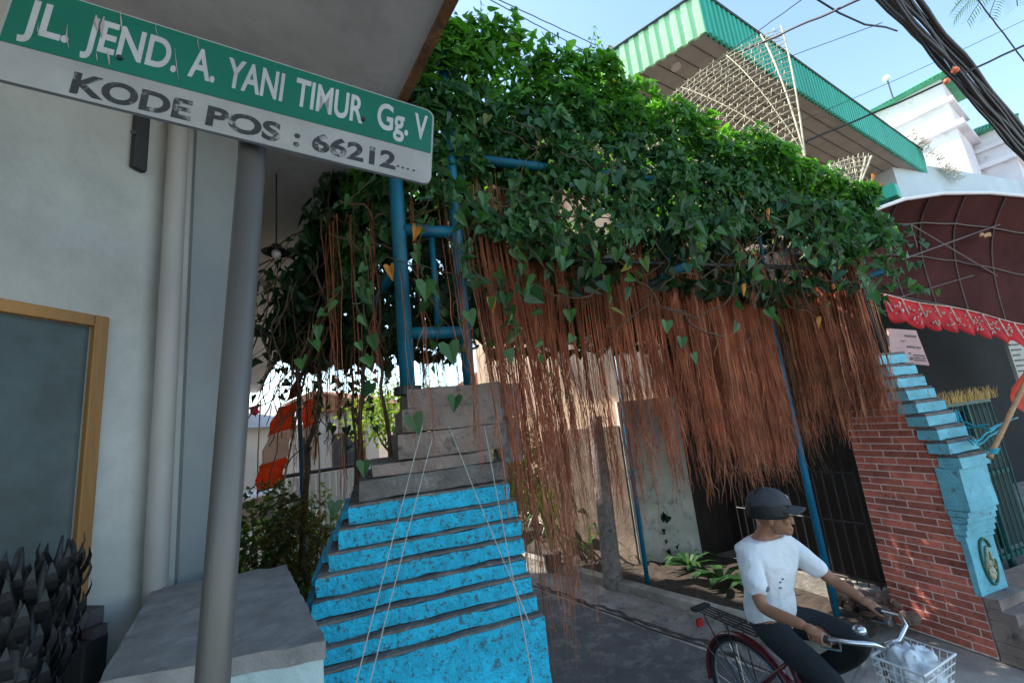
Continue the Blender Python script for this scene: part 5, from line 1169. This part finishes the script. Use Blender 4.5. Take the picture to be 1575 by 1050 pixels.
# ================================================================ PERSON
def skin(verts, edges, subd=1, root=0):
    me = bpy.data.meshes.new('sk'); me.from_pydata([v[:3] for v in verts], edges, []); o = bpy.data.objects.new('sk', me); COL.objects.link(o)
    o.modifiers.new('s', 'SKIN'); o.modifiers['s'].use_smooth_shade = True
    ss = o.modifiers.new('u', 'SUBSURF'); ss.levels = subd; ss.render_levels = subd
    for i, v in enumerate(verts):
        r = v[3]; me.skin_vertices[0].data[i].radius = r if isinstance(r, tuple) else (r, r); me.skin_vertices[0].data[i].use_root = (i == root)
    bpy.context.view_layer.update(); ev = o.evaluated_get(bpy.context.evaluated_depsgraph_get()); nm = bpy.data.meshes.new_from_object(ev); vs = [v.co.copy() for v in nm.vertices]; fs = [tuple(p.vertices) for p in nm.polygons]
    bpy.data.objects.remove(o); return vs, fs
def joined(parts, name, material, parent, vox, smooth_it=3):
    mb = MB()
    for vs, fs in parts: mb.add(vs, fs)
    o = mb.build(name + '_raw', material, None, smooth=True, local=True)
    r = o.modifiers.new('r', 'REMESH'); r.mode = 'VOXEL'; r.voxel_size = vox; r.use_smooth_shade = True
    s = o.modifiers.new('sm', 'SMOOTH'); s.iterations = smooth_it; s.factor = .5
    bpy.context.view_layer.update(); nm = bpy.data.meshes.new_from_object(o.evaluated_get(bpy.context.evaluated_depsgraph_get())); bpy.data.objects.remove(o); nm.name = name
    nm.materials.clear(); nm.materials.append(material); nm.polygons.foreach_set('use_smooth', [True] * len(nm.polygons))
    q = bpy.data.objects.new(name, nm); COL.objects.link(q); q.parent = parent; LOC[q.name] = Vector((0, 0, 0)); return q
# bike-local frame: x forward, y left (far side from us), z up.  We look at the rider's right side (y negative).
M_skin = mat('brown_skin', (.34, .155, .09), .55, .12, 8, .05); M_tee = mat('white_tshirt', (.78, .80, .84), .85, .05, 5, .9, 11); M_jean = mat('black_trousers', (.012, .016, .02), .85, .2, 12, .2); M_hair = mat('black_hair', (.012, .011, .011), .6, .2, 30, .3)
per = thing('person', 'man in white t-shirt, black trousers and dark cap riding the bicycle', 'person', RC, RZ)
hip = Vector((.24, 0, .86)); che = Vector((.30, 0, 1.16)); nk_ = Vector((.335, 0, 1.335)); hd = Vector((.39, 0, 1.475)); HS = 1.12
shR = Vector((.31, -.185, 1.27)); shL = Vector((.31, .185, 1.27)); elR = Vector((.42, -.27, 1.03)); elL = Vector((.50, .29, 1.06))
wrR = Vector((SX - .16, -.262, GZ + .03)); wrL = Vector((SX - .16, .262, GZ + .03))
knR = Vector((.66, -.13, .70)); anR = Vector((BBX + .08, -.135, BBZ + .01)); knL = Vector((.70, .13, .84)); anL = Vector((BBX - .14, .135, BBZ + .21))
def V4(p, r): return (p.x, p.y, p.z, r)
B_v = [V4(hip, (.095, .075)), V4((hip + che) / 2, (.115, .085)), V4(che, (.145, .10)), V4(nk_ - Z * .03, .075), V4(nk_ + Z * .04, .052), V4(hd - Z * .03, .058),
       V4(shR, .058), V4((shR + elR) / 2, .046), V4(elR, .038), V4((elR + wrR) / 2, .036), V4(wrR, .026), V4(shL, .058), V4((shL + elL) / 2, .046), V4(elL, .038), V4((elL + wrL) / 2, .036), V4(wrL, .026),
       V4(hip + Vector((.02, -.09, -.02)), .09), V4(knR, .058), V4(anR + Z * .05, .036), V4(hip + Vector((.02, .09, -.02)), .09), V4(knL, .058), V4(anL + Z * .05, .036)]
B_e = [(0, 1), (1, 2), (2, 3), (3, 4), (4, 5), (3, 6), (6, 7), (7, 8), (8, 9), (9, 10), (3, 11), (11, 12), (12, 13), (13, 14), (14, 15), (0, 16), (16, 17), (17, 18), (0, 19), (19, 20), (20, 21)]
parts = [skin(B_v, B_e, 2)]
# head (turned towards the rider's left-front as in the photo -> profile to picture right)
HR = Matrix.Rotation(R_(34), 3, 'Z')
def hp(x, y, z): return hd + HR @ Vector((x, y, z)) * HS
h = MB(); h.ell(hp(-.005, 0, .03), (.092, .074, .098), 28, HR); h.ell(hp(.03, 0, -.035), (.062, .056, .072), 22, HR); h.ell(hp(.064, 0, -.082), (.028, .030, .022), 14, HR); h.ell(hp(.055, 0, -.045), (.035, .04, .04), 14, HR)   # skull, jaw, chin
h.ell(hp(.088, 0, -.018), (.018, .013, .026), 12, HR); h.ell(hp(.092, 0, -.034), (.016, .018, .011), 12, HR)                                             # nose
h.ell(hp(.084, 0, -.062), (.012, .024, .007), 12, HR); h.ell(hp(.083, 0, -.073), (.011, .02, .007), 12, HR)                                              # lips
h.ell(hp(.078, 0, .022), (.014, .05, .010), 12, HR); h.ell(hp(.066, -.035, -.02), (.022, .02, .02), 12, HR); h.ell(hp(.066, .035, -.02), (.022, .02, .02), 12, HR)
for s_ in (-1, 1): h.ell(hp(-.005, s_ * .076, -.012), (.018, .008, .030), 12, HR)
h.v = [hd + (p - hd) * 1.0 for p in h.v]; parts.append((h.v, h.f))
def hand(wr, s_):
    """palm and five fingers closed round the grip; grip axis is along x at y = s*.253"""
    G = Vector((SX - .125, s_ * .253, GZ - .006)); pr = []
    m_ = MB(); m_.ell(G + Vector((-.008, s_ * .004, .022)), (.045, .036, .015), 16); m_.ell((G + wr) / 2 + Vector((-.012, 0, .016)), (.035, .028, .017), 14); pr.append((m_.v, m_.f))
    for k, L_ in enumerate((.95, 1.0, .97, .85)):
        x = G.x + .034 - k * .021; r = (.0092, .0092, .009, .008)[k]; cy = G.y; cz = G.z; rr = .026
        ang = [78, 30, -20, -70, -115 * L_]; side = 1                     # wraps over the far outer side and back under
        c = [V4(Vector((x, cy + s_ * rr * math.cos(R_(a)), cz + rr * math.sin(R_(a)))), r * (1 - .05 * j)) for j, a in enumerate(ang)]
        pr.append(skin(c, [(j, j + 1) for j in range(4)], 1))
    th = [V4(G + Vector((-.005, -s_ * .022, .02)), .011), V4(G + Vector((.022, -s_ * .029, .008)), .0105), V4(G + Vector((.045, -s_ * .022, -.010)), .0095), V4(G + Vector((.058, -s_ * .008, -.02)), .008)]
    pr.append(skin(th, [(0, 1), (1, 2), (2, 3)], 1)); return pr
parts += hand(wrR, -1) + hand(wrL, 1)
body = joined(parts, 'body', M_skin, per, .0055, 2)
# eyes, brows
b = MB()
for s_ in (-1, 1): b.ell(hp(.077, s_ * .031, .003), (.009, .012, .007), 12, HR)
b.build('eye', mat('eye_white', (.5, .48, .45), .3, 0, 1, 0), body, smooth=True, local=True)
b = MB()
for s_ in (-1, 1): b.ell(hp(.0845, s_ * .032, .003), (.003, .006, .006), 10, HR); b.ell(hp(.087, s_ * .033, .022), (.006, .018, .004), 10, HR)
b.build('brow', M_hair, body, smooth=True, local=True)
# hair: dark back and sides
b = MB()
def hr(a, t):
    th = R_(-150 + 300 * a) + math.pi; ph = .10 + t * 1.78; d = Vector((math.cos(th) * math.sin(ph), math.sin(th) * math.sin(ph), math.cos(ph)))
    front = max(0, d.x) * .5; k = 1 + .03 * noise.noise(d * 14)
    return hp(-.008 + .101 * d.x * k, .083 * d.y * k, .034 + .106 * d.z * k)
b.grid(hr, 40, 20); hair = b.build('hair', M_hair, per, smooth=True, local=True); sm_ = hair.modifiers.new('t', 'SOLIDIFY'); sm_.thickness = .012; sm_.offset = -1
# cap
b = MB()
def cp(a, t):
    th = 2 * math.pi * a; ph = t * 1.42; d = Vector((math.cos(th) * math.sin(ph), math.sin(th) * math.sin(ph), math.cos(ph))); return hp(-.003 + .108 * d.x, .09 * d.y, .048 + .098 * d.z + .004 * math.sin(6 * th) * t)
b.grid(cp, 48, 16); M_cap = mat('dark_cap_cloth', (.055, .055, .065), .85, .12, 20, .2)
cap = b.build('cap', M_cap, per, smooth=True, local=True); sm_ = cap.modifiers.new('t', 'SOLIDIFY'); sm_.thickness = .006
b = MB()
def br_(a, t): y = (a - .5) * 2; x = .085 + .085 * t * math.sqrt(max(0, 1 - (y * .92) ** 2)) - .03 * y * y * (1 - t); return hp(x, y * .072, .055 - .016 * t - .020 * y * y)
b.grid(br_, 20, 8); bm2 = b.build('peak', M_cap, cap, smooth=True, local=True); sm_ = bm2.modifiers.new('t', 'SOLIDIFY'); sm_.thickness = .005
b = MB(); b.ell(hp(.094, 0, .10), (.006, .02, .016), 12, HR @ Matrix.Rotation(-.5, 3, 'Y')); b.build('cap_badge', mat('badge_grey', (.25, .25, .28), .6, .1, 5, 0), cap, smooth=True, local=True)
# t-shirt
def lerp(a, b_, t): return a + (b_ - a) * t
T_v = [V4(hip - Z * .10, (.195, .175)), V4(lerp(hip, che, .45), (.168, .132)), V4(che, (.17, .128)), V4(lerp(che, nk_, .72), (.135, .105)), V4(nk_ - Z * .0, .080), V4(shR + Vector((0, .02, .01)), .080), V4(lerp(shR, elR, .45), .072), V4(lerp(shR, elR, .85), .070), V4(shL + Vector((0, -.02, .01)), .080), V4(lerp(shL, elL, .45), .070), V4(lerp(shL, elL, .88), .066)]
T_e = [(0, 1), (1, 2), (2, 3), (3, 4), (3, 5), (5, 6), (6, 7), (3, 8), (8, 9), (9, 10)]
vs, fs = skin(T_v, T_e, 2)
def crease(p):
    f = noise.noise(Vector((p.x * 5, p.y * 5, p.z * 17 + p.x * 9))) * .020 + noise.noise(p * 20) * .006; low = max(0, 1.02 - p.z) * 4; return f * (1 + low)
vs = [p + (p - Vector((.27, 0, p.z))).normalized() * crease(p) for p in vs]
tee = joined([(vs, fs)], 't_shirt', M_tee, per, .007, 1)
# faded print across the chest, as raised patches
b = MB()
for k in range(26):
    q = Vector((.6, -.06 - .16 * random.random(), 1.085 + random.gauss(0, .014))); ok, hit, nn, _ = tee.closest_point_on_mesh(q)
    if ok: b.ell(hit, (.006, .011, .006), 6)
b.build('chest_print', mat('grey_print', (.16, .18, .26), .8, .2, 20, 0), tee, smooth=True, local=True)
# trousers
P_v = [V4(hip + Z * .06, (.145, .115)), V4(hip - Z * .03, (.155, .125)), V4(hip + Vector((.06, -.095, -.03)), .102), V4(lerp(hip, knR, .55) + Vector((0, -.06, 0)), .085), V4(knR, .073), V4(lerp(knR, anR, .5) - Vector((.02, 0, 0)), .062), V4(anR + Z * .06, .054), V4(hip + Vector((.06, .095, -.03)), .102), V4(lerp(hip, knL, .55) + Vector((0, .06, 0)), .085), V4(knL, .073), V4(lerp(knL, anL, .5), .062), V4(anL + Z * .06, .054)]
P_e = [(0, 1), (1, 2), (2, 3), (3, 4), (4, 5), (5, 6), (1, 7), (7, 8), (8, 9), (9, 10), (10, 11)]
vs, fs = skin(P_v, P_e, 2); vs = [p + noise.noise_vector(p * 14) * .006 for p in vs]
joined([(vs, fs)], 'trousers', M_jean, per, .010, 2)
for an_, nm in ((anR, 0), (anL, 1)):
    b = MB(); c = an_ + Vector((.05, 0, .0)); b.ell(c, (.125, .043, .032), 18); b.ell(c + Vector((-.06, 0, .03)), (.05, .036, .045), 14); b.build('shoe', M_rub, per, smooth=True, local=True)

# fallen leaves along the gutter and under the vine
fl_ = MB()
for k in range(240):
    t = rnd(.2, 6); p = k0 + kd * t - kn * abs(random.gauss(.12, .35)); fl_.leaf(Vector((p.x, p.y, .045)), (Z + rv(.3)).normalized(), rv(1), rnd(.015, .04), 1, .7)
tag(fl_.build('fallen_leaves', mat('dry_leaf', (.22, .13, .05), .8, .3, 9, 0, island=.5)), 'dry fallen leaves scattered along the kerb', 'leaf litter', kind='stuff')
